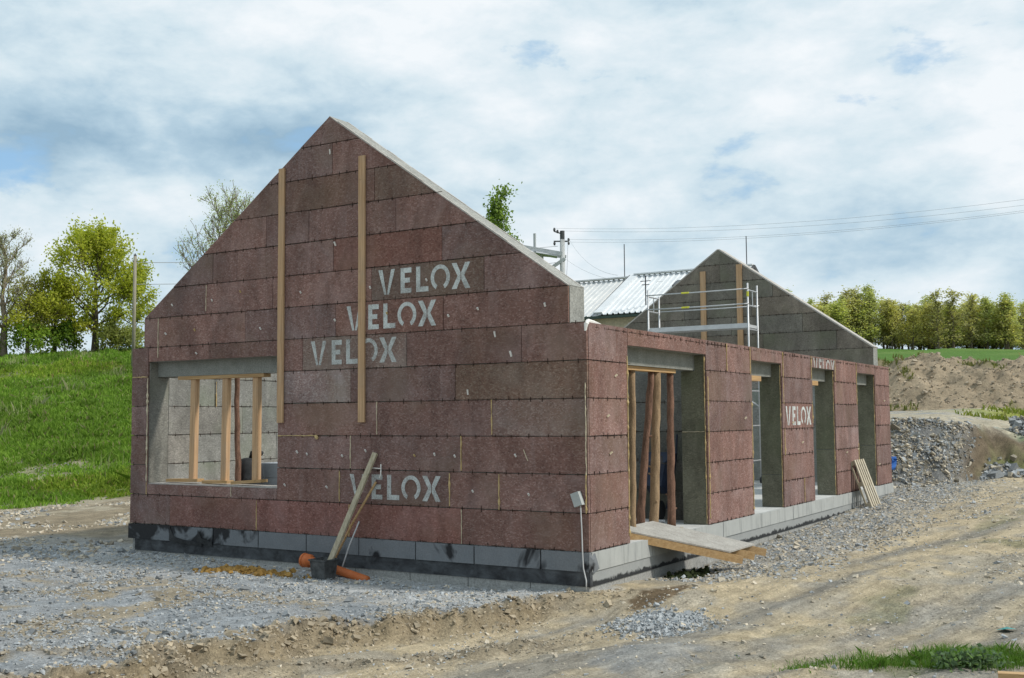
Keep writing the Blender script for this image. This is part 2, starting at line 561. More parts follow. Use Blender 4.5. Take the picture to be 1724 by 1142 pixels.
def side_band_mat():
    m, nt, bs = new_mat('grey_band_with_bitumen_foot')
    co = obj_co(nt)
    sx = nt.node('ShaderNodeSeparateXYZ')
    nt.put(sx.inputs[0], co)
    n = nt.noise(co, 5.0, 5, 0.65, 0.3)
    base = nt.mix(n, (0.24, 0.25, 0.25), (0.36, 0.37, 0.36))
    # the bitumen coat ends in a ragged edge a hand above the ground
    edge = nt.math('ADD', nt.math('MULTIPLY', nt.math('ADD', sx.outputs[2], 0.36), -9.0), nt.math('MULTIPLY', nt.math('SUBTRACT', n, 0.5), 2.0))
    base = nt.mix(nt.ramp(edge, [(0.1, 0), (0.35, 1)]), base, (0.03, 0.032, 0.034))
    nt.put(bs.inputs['Base Color'], base)
    nt.put(bs.inputs['Normal'], nt.bump(nt.noise(co, 20, 4, 0.6), 0.3, 0.01))
    return m


M['plinth'] = plinth_mat()
M['plinth_side'] = side_plinth_mat()
M['bitumen'] = bitumen_mat()
M['side_band'] = side_band_mat()
M['found'] = simple_mat('foundation_block', (0.26, 0.26, 0.25), (0.38, 0.38, 0.36), 4, 0.95, 0.3, fine=0.5)


def col_mat(name, rough=0.95, noise_scale=14.0, amount=0.5, bump=0.6, dist=0.03, bscale=22.0, translucent=0.0):
    m, nt, bs = new_mat(name)
    c = attr_col(nt)
    co = obj_co(nt)
    if amount:
        a = nt.noise(co, noise_scale, 6, 0.7)
        b = nt.noise(co, noise_scale * 6, 3, 0.7)
        f = nt.ramp(nt.math('ADD', nt.math('MULTIPLY', a, 0.55), nt.math('MULTIPLY', b, 0.45)), [(0.3, 1 - amount), (0.7, 1 + amount)])
        c = nt.mix(1.0, c, f, 'MULTIPLY')
    nt.put(bs.inputs['Base Color'], c)
    bs.inputs['Roughness'].default_value = rough
    bs.inputs['Specular IOR Level'].default_value = 0.15
    if bump:
        nt.put(bs.inputs['Normal'], nt.bump(nt.noise(co, bscale, 6, 0.72), bump, dist))
    if translucent:
        tr = nt.node('ShaderNodeBsdfTranslucent')
        nt.put(tr.inputs[0], nt.mix(1.0, c, (1.25, 1.3, 0.7), 'MULTIPLY'))
        mx = nt.node('ShaderNodeMixShader')
        mx.inputs[0].default_value = translucent
        nt.l.new(bs.outputs[0], mx.inputs[1])
        nt.l.new(tr.outputs[0], mx.inputs[2])
        nt.l.new(mx.outputs[0], nt.n['Material Output'].inputs['Surface'])
    return m


def ground_mat():
    m, nt, bs = new_mat('bare_ground')
    co = obj_co(nt)
    c = attr_col(nt)
    big = nt.noise(co, 3.0, 6, 0.7)
    fine = nt.noise(co, 38, 5, 0.75)
    c = nt.mix(1.0, c, nt.ramp(big, [(0.3, 0.74), (0.7, 1.22)]), 'MULTIPLY')
    c = nt.mix(1.0, c, nt.ramp(fine, [(0.28, 0.66), (0.72, 1.30)]), 'MULTIPLY')
    rot = nt.node('ShaderNodeMapping')
    nt.put(rot.inputs['Vector'], co)
    rot.inputs['Rotation'].default_value = (0, 0, math.atan2(0.23, 0.973))
    strk = nt.noise(nt.scale_vec(rot.outputs[0], (6.0, 0.7, 1.0)), 1.6, 5, 0.7)
    c = nt.mix(1.0, c, nt.ramp(strk, [(0.32, 0.78), (0.66, 1.16)]), 'MULTIPLY')
    # loose grit: every cell a grain with its own tone, only where the noise leaves grit lying
    g1, g2 = nt.node('ShaderNodeSeparateXYZ'), nt.node('ShaderNodeSeparateXYZ')
    nt.put(g1.inputs[0], nt.voro(co, 34))
    nt.put(g2.inputs[0], nt.voro(co, 75))
    grains = nt.math('MULTIPLY', nt.math('GREATER_THAN', g1.outputs[0], 0.66), nt.ramp(nt.noise(co, 1.3, 4, 0.6), [(0.42, 0.05), (0.64, 0.65)]))
    c = nt.mix(grains, c, nt.mix(1.0, c, nt.ramp(g1.outputs[1], [(0, 0.50), (1, 1.55)]), 'MULTIPLY'))
    gr2 = nt.math('GREATER_THAN', g2.outputs[0], 0.6)
    c = nt.mix(nt.math('MULTIPLY', gr2, 0.5), c, nt.mix(1.0, c, nt.ramp(g2.outputs[1], [(0, 0.6), (1, 1.45)]), 'MULTIPLY'))
    nt.put(bs.inputs['Base Color'], c)
    bs.inputs['Roughness'].default_value = 0.97
    bs.inputs['Specular IOR Level'].default_value = 0.12
    d1 = nt.voro(co, 34, 'Distance')
    hgt = nt.math('ADD', nt.math('MULTIPLY', nt.noise(co, 14, 6, 0.75), 1.0), nt.math('MULTIPLY', nt.math('MULTIPLY', d1, grains), -0.8))
    nt.put(bs.inputs['Normal'], nt.bump(hgt, 0.9, 0.04))
    return m


M['ground'] = ground_mat()
M['stone'] = col_mat('slate_chips', 0.85, 20.0, 0.3, 0.3, 0.01, 40.0)
M['leaf'] = col_mat('leaves', 0.6, 3.0, 0.0, 0.0, translucent=0.5)
M['grass'] = col_mat('grass_blades', 0.6, 3.0, 0.0, 0.0, translucent=0.3)
M['soil'] = col_mat('soil_heap_earth', 0.97, 3.0, 0.4, 0.9, 0.12, 4.5)

# ------------------------------------------------------------------ terrain height
CTRL = np.array([
    (6.7, -12.7, .1), (0, -14, -.1), (14, -12, .25), (12, -4, .15), (14, 5, .3), (5.5, -3.2, -.28), (2, -4.5, -.42), (-2, -7, -.36), (-8, -7, -.36),
    (-4, -3, -.45), (-9, -3, -.42), (-16, -6, -.35), (-24, -4, -.3), (0, 0, -.50), (-1.3, -.1, -.56), (-3.9, -.1, -.53), (-8.9, 0, -.46), (-7.2, 0, -.46),
    (.1, 1.1, -.53), (.1, 2.5, -.60), (.1, 7, -.53), (.1, 11, -.46), (.1, 16, -.29), (0, 17.2, -.22), (1.6, 3, -.47), (1.5, -1.2, -.50), (4, 2, -.3),
    (4, 10, -.15), (6, 20, .1), (8, 10, .08), (14, 20, .4), (2.5, 18, -.1), (1.2, 14, -.24), (20, 40, .8), (30, 10, .6), (30, -30, .3), (-20, -30, -.1),
    (-14, 0, -.36), (-19.8, 4.8, -.38), (-19, 7, -.2), (-9.5, 5, -.25), (-13, 8, -.1), (-12, 13, .5), (-9.5, 12, .1), (-30, 11.6, 1.5), (-30, 14.5, 2.0), (-39.4, 17.6, 3.4),
    (-48.6, 23.5, 5.2), (-44, 28.6, 5.65), (-34, 26, 4.2), (-25, 20, 2.2), (-30, 34, 4.0), (-55, 40, 5.2), (-60, 30, 5.0), (-62, 12, 4.6), (-45, 8, 2.6), (-50, -8, 1.2),
    (-42, 48, 4.8), (-20, 45, 2.2), (-8, 20, -.1), (-6, 26, .3), (0, 30, .25), (0, 40, .4), (-10, 40, .8), (12, 45, .8), (0, 58, .8), (-15, 60, 1.6), (15, 60, 1.0), (-4, 9, -.4)
], float)


def _k(d2):
    return np.sqrt(d2 + 4.0)


_A = _k(((CTRL[:, None, :2] - CTRL[None, :, :2]) ** 2).sum(-1))
_P = np.c_[np.ones(len(CTRL)), CTRL[:, :2]]
_S = np.block([[_A - 0.05 * np.eye(len(CTRL)), _P], [_P.T, np.zeros((3, 3))]])
_W = np.linalg.solve(_S, np.r_[CTRL[:, 2], 0, 0, 0])


def rbf(x, y):
    out = _W[-3] + _W[-2] * x + _W[-1] * y
    for i, c in enumerate(CTRL):
        out = out + _W[i] * _k((x - c[0]) ** 2 + (y - c[1]) ** 2)
    return out


RT_Y = [-9, -6.1, -5.15, -4.05, -2.84, -1.8, -.6]
RT_X = [-3.2, -1.98, -1.04, -.14, .48, 1.0, 1.5]
BK_Y = [-9, -6.2, -5, -3.6, -2.6, -0.6, 0.3]
BK_X = [-1.3, -1.35, -1.45, -1.5, -0.95, -0.25, 0.25]
FT_X = [-40, -11, -0.2, 0.7, 1.6, 2.6, 6, 16, 40]
FT_Y = [19.5, 18.4, 17.7, 18.4, 20.6, 21.4, 21.6, 25, 34]
ROAD = np.array([0.23, 0.973])


def pad_side(x, y):
    """signed distance across the little bank between gravel pad (<0) and track (>0)"""
    return x - np.interp(y, BK_Y, BK_X) + (fbm(x * 1.7, y * 1.7, 4, 3) - .5) * 0.8


def rut_d(x, y):
    return (x - np.interp(y, RT_Y, RT_X)) * .75 + (fbm(x * 1.5, y * 1.5, 3, 5) - .5) * .5


def foot_d(x, y):
    return (y - np.interp(x, FT_X, FT_Y)) * 0.8 + (fbm(x * .8, y * .8, 3, 8) - .5) * 0.8


def height(x, y, fine=True):
    x, y = np.asarray(x, float), np.asarray(y, float)
    d = np.hypot(x - CAM[0], y - CAM[1])
    h = rbf(np.clip(x, -75, 45), np.clip(y, -35, 75))
    # far rising field on the right, level ground on the left
    dirf = (x - 0.0) * -0.174 + (y + 12.7) * 0.985
    ang = np.degrees(np.arctan2(-(x - CAM[0]), y - CAM[1]))       # degrees left of +Y
    right = 1 - sstep(24, 46, ang)
    back = sstep(120, 80, np.abs(ang)) if False else (1 - sstep(80, 120, np.abs(ang)))
    rise = np.clip(dirf - 58, 0, 168) * 0.0630
    rise = rise - 0.0 * rise
    h = h + rise * right * back
    h = np.where(d > 230, np.minimum(h, 15.6), h)
    # cut bank behind the house
    fd = foot_d(x, y)
    top = np.interp(x, [-30, -12, -0.5, 1.2, 2.4, 5, 15], [.6, 1.0, 1.62, 1.35, .95, .8, .6])
    wid = np.interp(x, [-12, 0, 2, 5], [3, 2.0, 2.6, 3.5])
    h = h + top * sstep(0, 1, fd / wid) * (x > -32) * (1 - sstep(14, 24, x))
    # foreground bank down to the track
    s = pad_side(x, y)
    fade = (1 - sstep(-1.2, .3, y)) * (1 - sstep(1.2, 5, s)) * (1 - sstep(20, 30, d))
    h = h - 0.20 * sstep(-.05, .38, s) * fade
    if fine:
        near = 1 - sstep(60, 110, d)
        nearer = 1 - sstep(20, 40, d)
        wallgap = np.hypot(np.maximum(np.maximum(-8.9 - x, x), 0), np.maximum(np.maximum(-y, y - 16.9), 0))
        calm = .25 + .75 * sstep(.2, 2.0, wallgap)
        h = h + (fbm(x * .45, y * .45, 3, 21) - .5) * 0.16 * near * calm
        h = h + (fbm(x * 2.3, y * 2.3, 3, 31) - .5) * 0.07 * nearer
        h = h + (fbm(x * 9, y * 9, 3, 41) - .5) * 0.03 * nearer
        t, c = x * ROAD[0] + y * ROAD[1], x * ROAD[1] - y * ROAD[0]
        road = sstep(.2, 1.0, s) * nearer * (y < 30)
        h = h + road * (fbm(c * 1.5 + 5, t * 0.12, 3, 51) - .5) * 0.20
        rt_ = np.exp(-((rut_d(x, y) / .17) ** 2)) * sstep(-7.5, -6, y) * (1 - sstep(-2.6, -1.2, y))
        h = h + rt_ * (fbm(x * 5, y * 5, 3, 63) - .25) * .20
        lump = np.exp(-(((s - .02) / .28) ** 2)) * fade
        h = h + lump * (fbm(x * 6, y * 6, 3, 61) - .38) * 0.26
        rough = sstep(.0, .4, fd) * (1 - sstep(2.6, 3.6, fd)) * (x > -14) * (x < 16)
        h = h + rough * (fbm(x * 2.2, y * 2.2, 3, 71) - .5) * 0.6
        # small gravel dump on the track
        h = h + 0.13 * np.exp(-(((x - 1.5) / .42) ** 2 + ((y + 1.15) / .48) ** 2))
        # stay clear of the plinth top
        inside = (x > -8.95) & (x < .05) & (y > -.05) & (y < 16.95)
        h = np.where(inside, np.minimum(h, -0.42), h)
    return h


def gcol(x, y):
    s, fd = pad_side(x, y), foot_d(x, y)
    d = np.hypot(x - CAM[0], y - CAM[1])
    n1, n2, n3 = fbm(x * .5, y * .5, 4, 101), fbm(x * 1.6, y * 1.6, 4, 102), fbm(x * 6, y * 6, 3, 103)
    t, cc = x * ROAD[0] + y * ROAD[1], x * ROAD[1] - y * ROAD[0]
    st = fbm(cc * 1.6, t * .16, 4, 104)
    ang = np.degrees(np.arctan2(-(x - CAM[0]), y - CAM[1]))

    def lay(base, colr, a):
        a = np.clip(a, 0, 1)[..., None]
        return base * (1 - a) + np.array(colr) * a
    c = np.zeros(x.shape + (3,)) + np.array((.395, .338, .245))
    c = lay(c, (.475, .392, .262), sstep(.46, .62, st) * .9)
    c = lay(c, (.25, .235, .205), sstep(.52, .36, st) if False else (1 - sstep(.34, .46, st)) * .8)
    c = lay(c, (.31, .295, .26), sstep(.54, .70, n2) * .55)
    # gravelly right margin and the strip along the side wall
    strip = (1 - sstep(.9, 2.4, x + (n2 - .5) * 2)) * sstep(1.5, 3.5, y) * (y < 22)
    c = lay(c, (.31, .305, .285), strip * .85)
    # gravel pad in front
    pad = (1 - sstep(-.30, .10, s)) * (1 - sstep(.2, .8, y)) * sstep(-16, -12, x + (n1 - .5) * 6)
    c = lay(c, (.315, .325, .33), pad)
    c = lay(c, (.275, .295, .31), pad * sstep(.46, .58, n1))
    c = lay(c, (.32, .27, .19), pad * sstep(.48, .60, n2) * .9)
    c = lay(c, (.46, .465, .455), pad * sstep(-2.6, -1.0, y + (n2 - .5) * 1.6) * .8)
    # bank face: brown earth
    fade = (1 - sstep(-.9, .3, y))
    c = lay(c, (.27, .215, .14), np.exp(-(((s - .15) / .30) ** 2)) * fade * .95)
    c = lay(c, (.17, .135, .085), np.exp(-(((s - .12) / .18) ** 2)) * fade * sstep(.45, .6, n3) * .8)
    rt_ = np.exp(-((rut_d(x, y) / .2) ** 2)) * sstep(-7.5, -6, y) * (1 - sstep(-2.6, -1.2, y))
    c = lay(c, (.225, .19, .14), rt_ * .8)
    # left bare ground
    lf = (1 - sstep(-13, -9.4, x + (n2 - .5) * 2)) * (1 - sstep(-1.5, 1.0, y * 1.0 + (x + 9) * .12 + (n2 - .5) * 2) * 0)
    bare_left = lf * (y > -3) * sstep(-3, -1, y)
    c = lay(c, (.26, .215, .15), bare_left)
    c = lay(c, (.36, .315, .235), bare_left * sstep(.5, .62, n2))
    # grass slope
    gf = grass_mask(x, y)
    c = lay(c, (.10, .165, .032), gf)
    # plateau behind and slate bank
    pl = sstep(1.6, 2.6, fd) * (x > -40)
    c = lay(c, (.42, .375, .285), pl * (1 - gf))
    c = lay(c, (.30, .30, .29), pl * sstep(.5, .6, n2) * (1 - gf))
    face = sstep(-.2, .3, fd) * (1 - sstep(1.7, 2.6, fd)) * (x > -14)
    c = lay(c, (.185, .185, .18), face)
    c = lay(c, (.16, .125, .085), face * sstep(.9, 1.4, x) * (1 - sstep(2.6, 3.6, x)))
    c = lay(c, (.24, .22, .17), face * sstep(3, 4, x) * .9)
    c = lay(c, (.15, .22, .05), (pl + face).clip(0, 1) * sstep(1.0, 5.0, x + (n2 - .5) * 5) * sstep(.42, .55, n1 * .5 + n2 * .5) * .75)
    c = lay(c, (.26, .28, .06), pl * sstep(28, 33, y) * (1 - sstep(42, 50, y)) * sstep(-3, 1, x) * sstep(.35, .5, n2))
    # far field
    c = lay(c, (.085, .165, .032), sstep(52, 60, y + (n1 - .5) * 5) * (1 - sstep(24, 40, ang)))
    c = lay(c, (.13, .20, .05), sstep(60, 70, y) * sstep(.42, .62, fbm(x * .08, y * .03, 4, 111)) * (1 - sstep(24, 40, ang)) * .8)
    c = lay(c, (.075, .13, .03), sstep(70, 120, d) * sstep(24, 40, np.abs(ang)))
    # scattered tyre-worn green in the track on the right
    wd = sstep(.60, .70, fbm(x * 1.1, y * .7, 3, 105)) * sstep(2.6, 4.0, x) * sstep(-6, -4, y) * (1 - sstep(10, 16, y))
    c = lay(c, (.16, .17, .09), wd * .55)
    # damp patch by the corner
    c = lay(c, (.150, .110, .068), 1 - sstep(.75, 1.0, np.hypot((x - .92) / .34, (y - .10) / .75) + (n3 - .5) * .5))
    c = lay(c, (.27, .28, .285), 1 - sstep(.6, 1.1, np.hypot((x - 1.5) / .55, (y + 1.15) / .62) + (n3 - .5) * .5))
    c = lay(c, (.28, .285, .28), (1 - sstep(.5, 1.1, np.hypot((x - 2.35) / .55, (y + 3.3) / .9) + (n3 - .5) * .6)) * .85)
    c = c * (0.86 + 0.28 * n3)[..., None]
    return c


def grass_mask(x, y):
    """1 on the meadow slope left of and behind the house"""
    foot = (x + 19.4) * -.83 + (y - 5.8) * .55                 # metres uphill of the meadow's lower edge
    n = fbm(x * .35, y * .35, 4, 201)
    g = sstep(-.4, .6, foot + (n - .5) * 5)
    path = np.exp(-(((foot - 4.2 - .05 * (x + y) - (n - .5) * 3) / .8) ** 2)) * .6 + sstep(.60, .72, fbm(x * .6, y * .6, 3, 207)) * .5
    bald = 1 - sstep(.9, 1.3, np.hypot((x + 21.0) / 1.0, (y - 7.6) / 1.2) + (n - .5))
    return np.clip(g - path - bald * .25, 0, 1) * (x < -11) * (np.hypot(x, y) < 140)


# ------------------------------------------------------------------ ground sheet (one continuous mesh to the horizon)
az_c = math.degrees(YAW)
fine_az = np.arange(-31, 31.001, 0.125)
coarse = np.arange(34, 327, 3.5)
az = np.radians(np.r_[fine_az, coarse] + 0.0)
radii = [0.6, 2.0]
r = 4.5
while r < 60:
    radii.append(r)
    r *= 1.0085
while r < 320:
    radii.append(r)
    r *= 1.03
while r < 4200:
    radii.append(r)
    r *= 1.25
radii = np.array(radii)
AZ, RR = np.meshgrid(az, radii)
ang = YAW - AZ
GX = CAM[0] - np.sin(ang) * RR
GY = CAM[1] + np.cos(ang) * RR
GZ = height(GX, GY)
na, nr = len(az), len(radii)
idx = np.arange(na * nr).reshape(nr, na)
nxt = np.roll(idx, -1, axis=1)
GF = np.stack([idx[:-1], nxt[:-1], nxt[1:], idx[1:]], -1).reshape(-1, 4)[:, ::-1]
ctr = na * nr
GV = np.r_[np.stack([GX, GY, GZ], -1).reshape(-1, 3), [[CAM[0], CAM[1], 0.1]]]
GC = np.r_[gcol(GX, GY).reshape(-1, 3), [[.33, .28, .2]]]
ground = link('ground', np_mesh('ground', GV, GF, GC, True), M['ground'])
tag(ground, 'bare tan earth track, grey gravel pad and meadow around the house', None, kind='structure')


# ------------------------------------------------------------------ scattered stones
CUBE = np.array([(-1, -1, -1), (1, -1, -1), (1, 1, -1), (-1, 1, -1), (-1, -1, 1), (1, -1, 1), (1, 1, 1), (-1, 1, 1)], float)
CF = np.array([(0, 3, 2, 1), (4, 5, 6, 7), (0, 1, 5, 4), (1, 2, 6, 5), (2, 3, 7, 6), (3, 0, 4, 7)])


def stones(name, pts, size, cols, flat=0.4, tilt=0.45, sink=0.35, label=None, cat=None, zoff=None, parent=None):
    n = len(pts)
    size = np.asarray(size)
    V = np.repeat(CUBE[None], n, 0) * RNG.uniform(.45, 1.0, (n, 8, 3))
    dims = np.stack([size * RNG.uniform(.6, 1.3, n), size * RNG.uniform(.45, 1.0, n), size * flat * RNG.uniform(.5, 1.4, n)], -1) * .5
    V *= dims[:, None, :]
    a = RNG.uniform(0, 2 * np.pi, n)
    tx, ty = RNG.normal(0, tilt, n), RNG.normal(0, tilt, n)
    c, s = np.cos(tx), np.sin(tx)
    V = np.stack([V[..., 0], V[..., 1] * c[:, None] - V[..., 2] * s[:, None], V[..., 1] * s[:, None] + V[..., 2] * c[:, None]], -1)
    c, s = np.cos(ty), np.sin(ty)
    V = np.stack([V[..., 0] * c[:, None] + V[..., 2] * s[:, None], V[..., 1], -V[..., 0] * s[:, None] + V[..., 2] * c[:, None]], -1)
    c, s = np.cos(a), np.sin(a)
    V = np.stack([V[..., 0] * c[:, None] - V[..., 1] * s[:, None], V[..., 0] * s[:, None] + V[..., 1] * c[:, None], V[..., 2]], -1)
    z = height(pts[:, 0], pts[:, 1]) if zoff is None else zoff
    V += np.c_[pts, z + dims[:, 2] * (1 - 2 * sink)][:, None, :]
    F = (np.arange(n)[:, None, None] * 8 + CF[None]).reshape(-1, 4)
    C = np.repeat(cols, 8, 0)
    o = link(name, np_mesh(name, V.reshape(-1, 3), F, C), M['stone'], parent)
    return tag(o, label, cat, kind='stuff')


def slate_cols(n, lo=.13, hi=.34, warm=.25):
    v = RNG.uniform(lo, hi, n)[:, None]
    t = RNG.random(n)[:, None]
    cool, tan = np.array((.955, 1.0, 1.02)), np.array((1.13, 1.0, .79))
    return np.where(t < warm, v * tan * 1.15, v * cool)


def scatter(n, x0, x1, y0, y1, keep):
    p = np.c_[RNG.uniform(x0, x1, n), RNG.uniform(y0, y1, n)]
    k = keep(p[:, 0], p[:, 1])
    return p[RNG.random(n) < k]


def cam_d(p):
    return np.hypot(p[:, 0] - CAM[0], p[:, 1] - CAM[1])


def off_house(x, y):
    return ~((x > -8.98) & (x < .08) & (y > -.08) & (y < 17))


# gravel pad
p = scatter(70000, -16, .6, -9.5, .2, lambda x, y: (1 - sstep(-.25, .1, pad_side(x, y))) * (.25 + .75 * sstep(.36, .6, fbm(x * .9, y * .9, 3, 301))) * off_house(x, y) * (y < -.1))
sz = RNG.gamma(2.0, .010, len(p)) + .014
sz = np.minimum(np.where(RNG.random(len(p)) < .008, sz + RNG.uniform(.03, .10, len(p)), sz), .13)
lt = sstep(-2.6, -.8, p[:, 1])[:, None]
cols = slate_cols(len(p), .24, .42, .16) * (1 + .25 * lt) * np.where(sz > .06, .72, 1.0)[:, None]
stones('slate_gravel', p, sz, cols, .42, .4, .3, 'blue-grey slate gravel spread in front of the gable', 'gravel')
# bank rubble
p = scatter(26000, -3, 1.6, -9, .6, lambda x, y: np.exp(-(((pad_side(x, y) - .15) / .26) ** 2)) * off_house(x, y) * (1 - sstep(-.2, .5, y)))
sz = RNG.gamma(1.6, .013, len(p)) + .014
sz = np.where(RNG.random(len(p)) < .010, sz + RNG.uniform(.04, .13, len(p)), sz)
v = RNG.uniform(.24, .38, len(p))[:, None]
stones('bank_rubble', p, sz, v * np.array((1.1, .92, .66)), .55, .5, .5, 'crumbling tan earth lumps along the low bank beside the track', 'rubble')
q = scatter(30000, -3.5, 2.2, -7.5, -1.2, lambda x, y: np.exp(-((rut_d(x, y) / .2) ** 2)) * sstep(-7.5, -6, y) * (1 - sstep(-2.6, -1.2, y)) * .5)
stones('rut_clods', q, RNG.gamma(1.7, .010, len(q)) + .012, RNG.uniform(.2, .36, (len(q), 1)) * np.array((1.08, .95, .74)), .55, .5, .45, 'dark crumbs of earth along the wheel rut in the foreground', 'clods')
# track: sparse stones
p = scatter(85000, -1.5, 10, -9, 26, lambda x, y: sstep(.2, .6, pad_side(x, y)) * (.16 + .84 * sstep(.52, .70, fbm(x * 1.1, y * .35, 3, 303))) * off_house(x, y) * (foot_d(x, y) < 0))
sz = (RNG.gamma(1.6, .008, len(p)) + .010) * (1 + cam_d(p) / 40)
sz = np.where(RNG.random(len(p)) < .01, sz + RNG.uniform(.03, .08, len(p)), sz)
stones('track_stones', p, sz, slate_cols(len(p), .24, .46, .75), .4, .35, .45, 'small pale stones strewn over the tan earth track', 'stones')
# strip of shards beside the long wall and right margin
p = scatter(26000, .05, 3.2, 1.5, 20, lambda x, y: (1 - sstep(.8, 2.6, x + (fbm(x, y, 3, 305) - .5) * 2)) * (foot_d(x, y) < .2))
sz = RNG.gamma(2.0, .013, len(p)) + .02
stones('shard_strip', p, sz, slate_cols(len(p), .24, .42, .45), .35, .4, .45, 'grey stone shards strewn along the foot of the long wall', 'gravel')
# slate bank
p = scatter(42000, -6, 2.4, 16.9, 22.5, lambda x, y: sstep(-.5, .2, foot_d(x, y)) * (1 - sstep(2.0, 2.8, foot_d(x, y))) * (1 - sstep(.7, 1.5, x)) * off_house(x, y))
sz = RNG.gamma(1.8, .024, len(p)) + .035
stones('slate_rubble', p, sz, slate_cols(len(p), .18, .46, .6), .28, .6, .1, 'heap of broken dark slate slabs behind the far corner of the house', 'rubble')
# left bare ground stones
p = scatter(22000, -30, -8.5, -4, 12, lambda x, y: (1 - grass_mask(x, y)) ** 3 * sstep(.45, .6, fbm(x * .7, y * .7, 3, 307)) * off_house(x, y))
sz = np.minimum(RNG.gamma(2, .024, len(p)) + .025, .13)
stones('field_stones', p, sz, slate_cols(len(p), .2, .46, .75), .45, .5, .35, 'tan stones and clods on bare earth left of the house', 'stones')
# small dump of chippings on the track
q = RNG.normal(0, 1, (2600, 2)) * (.26, .3) + (1.5, -1.15)
stones('chipping_heap', q, RNG.gamma(2.2, .009, len(q)) + .013, slate_cols(len(q), .26, .46, .05), .6, .5, .2, 'small grey heap of stone chippings on the track', 'gravel heap')
# dark grey spoil lip on the right
q = np.c_[RNG.uniform(1.9, 9, 5200), RNG.normal(0, .55, 5200)]
q[:, 1] += 24.6 + .25 * q[:, 0]
stones('grey_spoil', q, RNG.gamma(2, .032, len(q)) + .04, slate_cols(len(q), .16, .38, .2), .6, .6, -.2, 'dark grey gravel windrow at the lip of the cut, right edge', 'gravel heap',
       zoff=height(q[:, 0], q[:, 1]) + .42 * np.exp(-(((q[:, 1] - 24.6 - .25 * q[:, 0]) / .5) ** 2)) * RNG.uniform(.3, 1, len(q)))
q = np.c_[RNG.uniform(1.6, 9, 3000), RNG.normal(0, .3, 3000)]
q[:, 1] += np.interp(q[:, 0], FT_X, FT_Y) + .1
stones('cut_foot_stones', q, RNG.gamma(2, .032, len(q)) + .04, slate_cols(len(q), .16, .42, .35), .5, .6, .1, 'band of grey stones along the foot of the cut, right edge', 'stones')
# orange clay clods
q = RNG.normal(0, 1, (900, 2)) * (.36, .12) + (-5.15, -1.02)
q[:, 1] += (q[:, 0] + 5.15) * .12
stones('clay_clods', q, RNG.gamma(2, .016, len(q)) + .02, RNG.uniform(.75, 1.25, (len(q), 1)) * np.array((.36, .215, .065)), .6, .5, .1,
       'orange-brown clay clods dumped on the gravel left of the tub', 'clay')

# ------------------------------------------------------------------ the house
ROWH = 0.5
W, L, T = 8.9, 16.86, 0.44
PT = 0.036
house = thing('house_shell', 'roofless new house shell of red chip-board panels with two gables', 'house')


def clip(poly, a, b, c):
    """keep a*u + b*z <= c"""
    out = []
    for i, p in enumerate(poly):
        q = poly[(i + 1) % len(poly)]
        fp, fq = a * p[0] + b * p[1] - c, a * q[0] + b * q[1] - c
        if fp <= 0:
            out.append(p)
        if (fp < 0 < fq) or (fq < 0 < fp):
            t = fp / (fp - fq)
            out.append((p[0] + (q[0] - p[0]) * t, p[1] + (q[1] - p[1]) * t))
    return out


Z3 = (0, 0, 1)
FRONT = dict(o=(0, 0, 0), u=(1, 0, 0), n=(0, -1, 0))
SIDE = dict(o=(0, 0, 0), u=(0, 1, 0), n=(1, 0, 0))


def panel(parent, fr, poly, mat, tint, d0, d1, name='panel'):
    if len(poly) < 3:
        return None
    o = MB().prism(poly, fr['o'], fr['u'], Z3, fr['n'], d0, d1).build(name, mat, parent)
    o.color = (*tint, 1)
    return o


def rtint(rs, k=.16):
    b = 1 + rs.uniform(-k, k)
    h = rs.uniform(-.07, .07) * min(1, k / .14)
    return (b * (1 + h), b, b * (1 - h * .6))


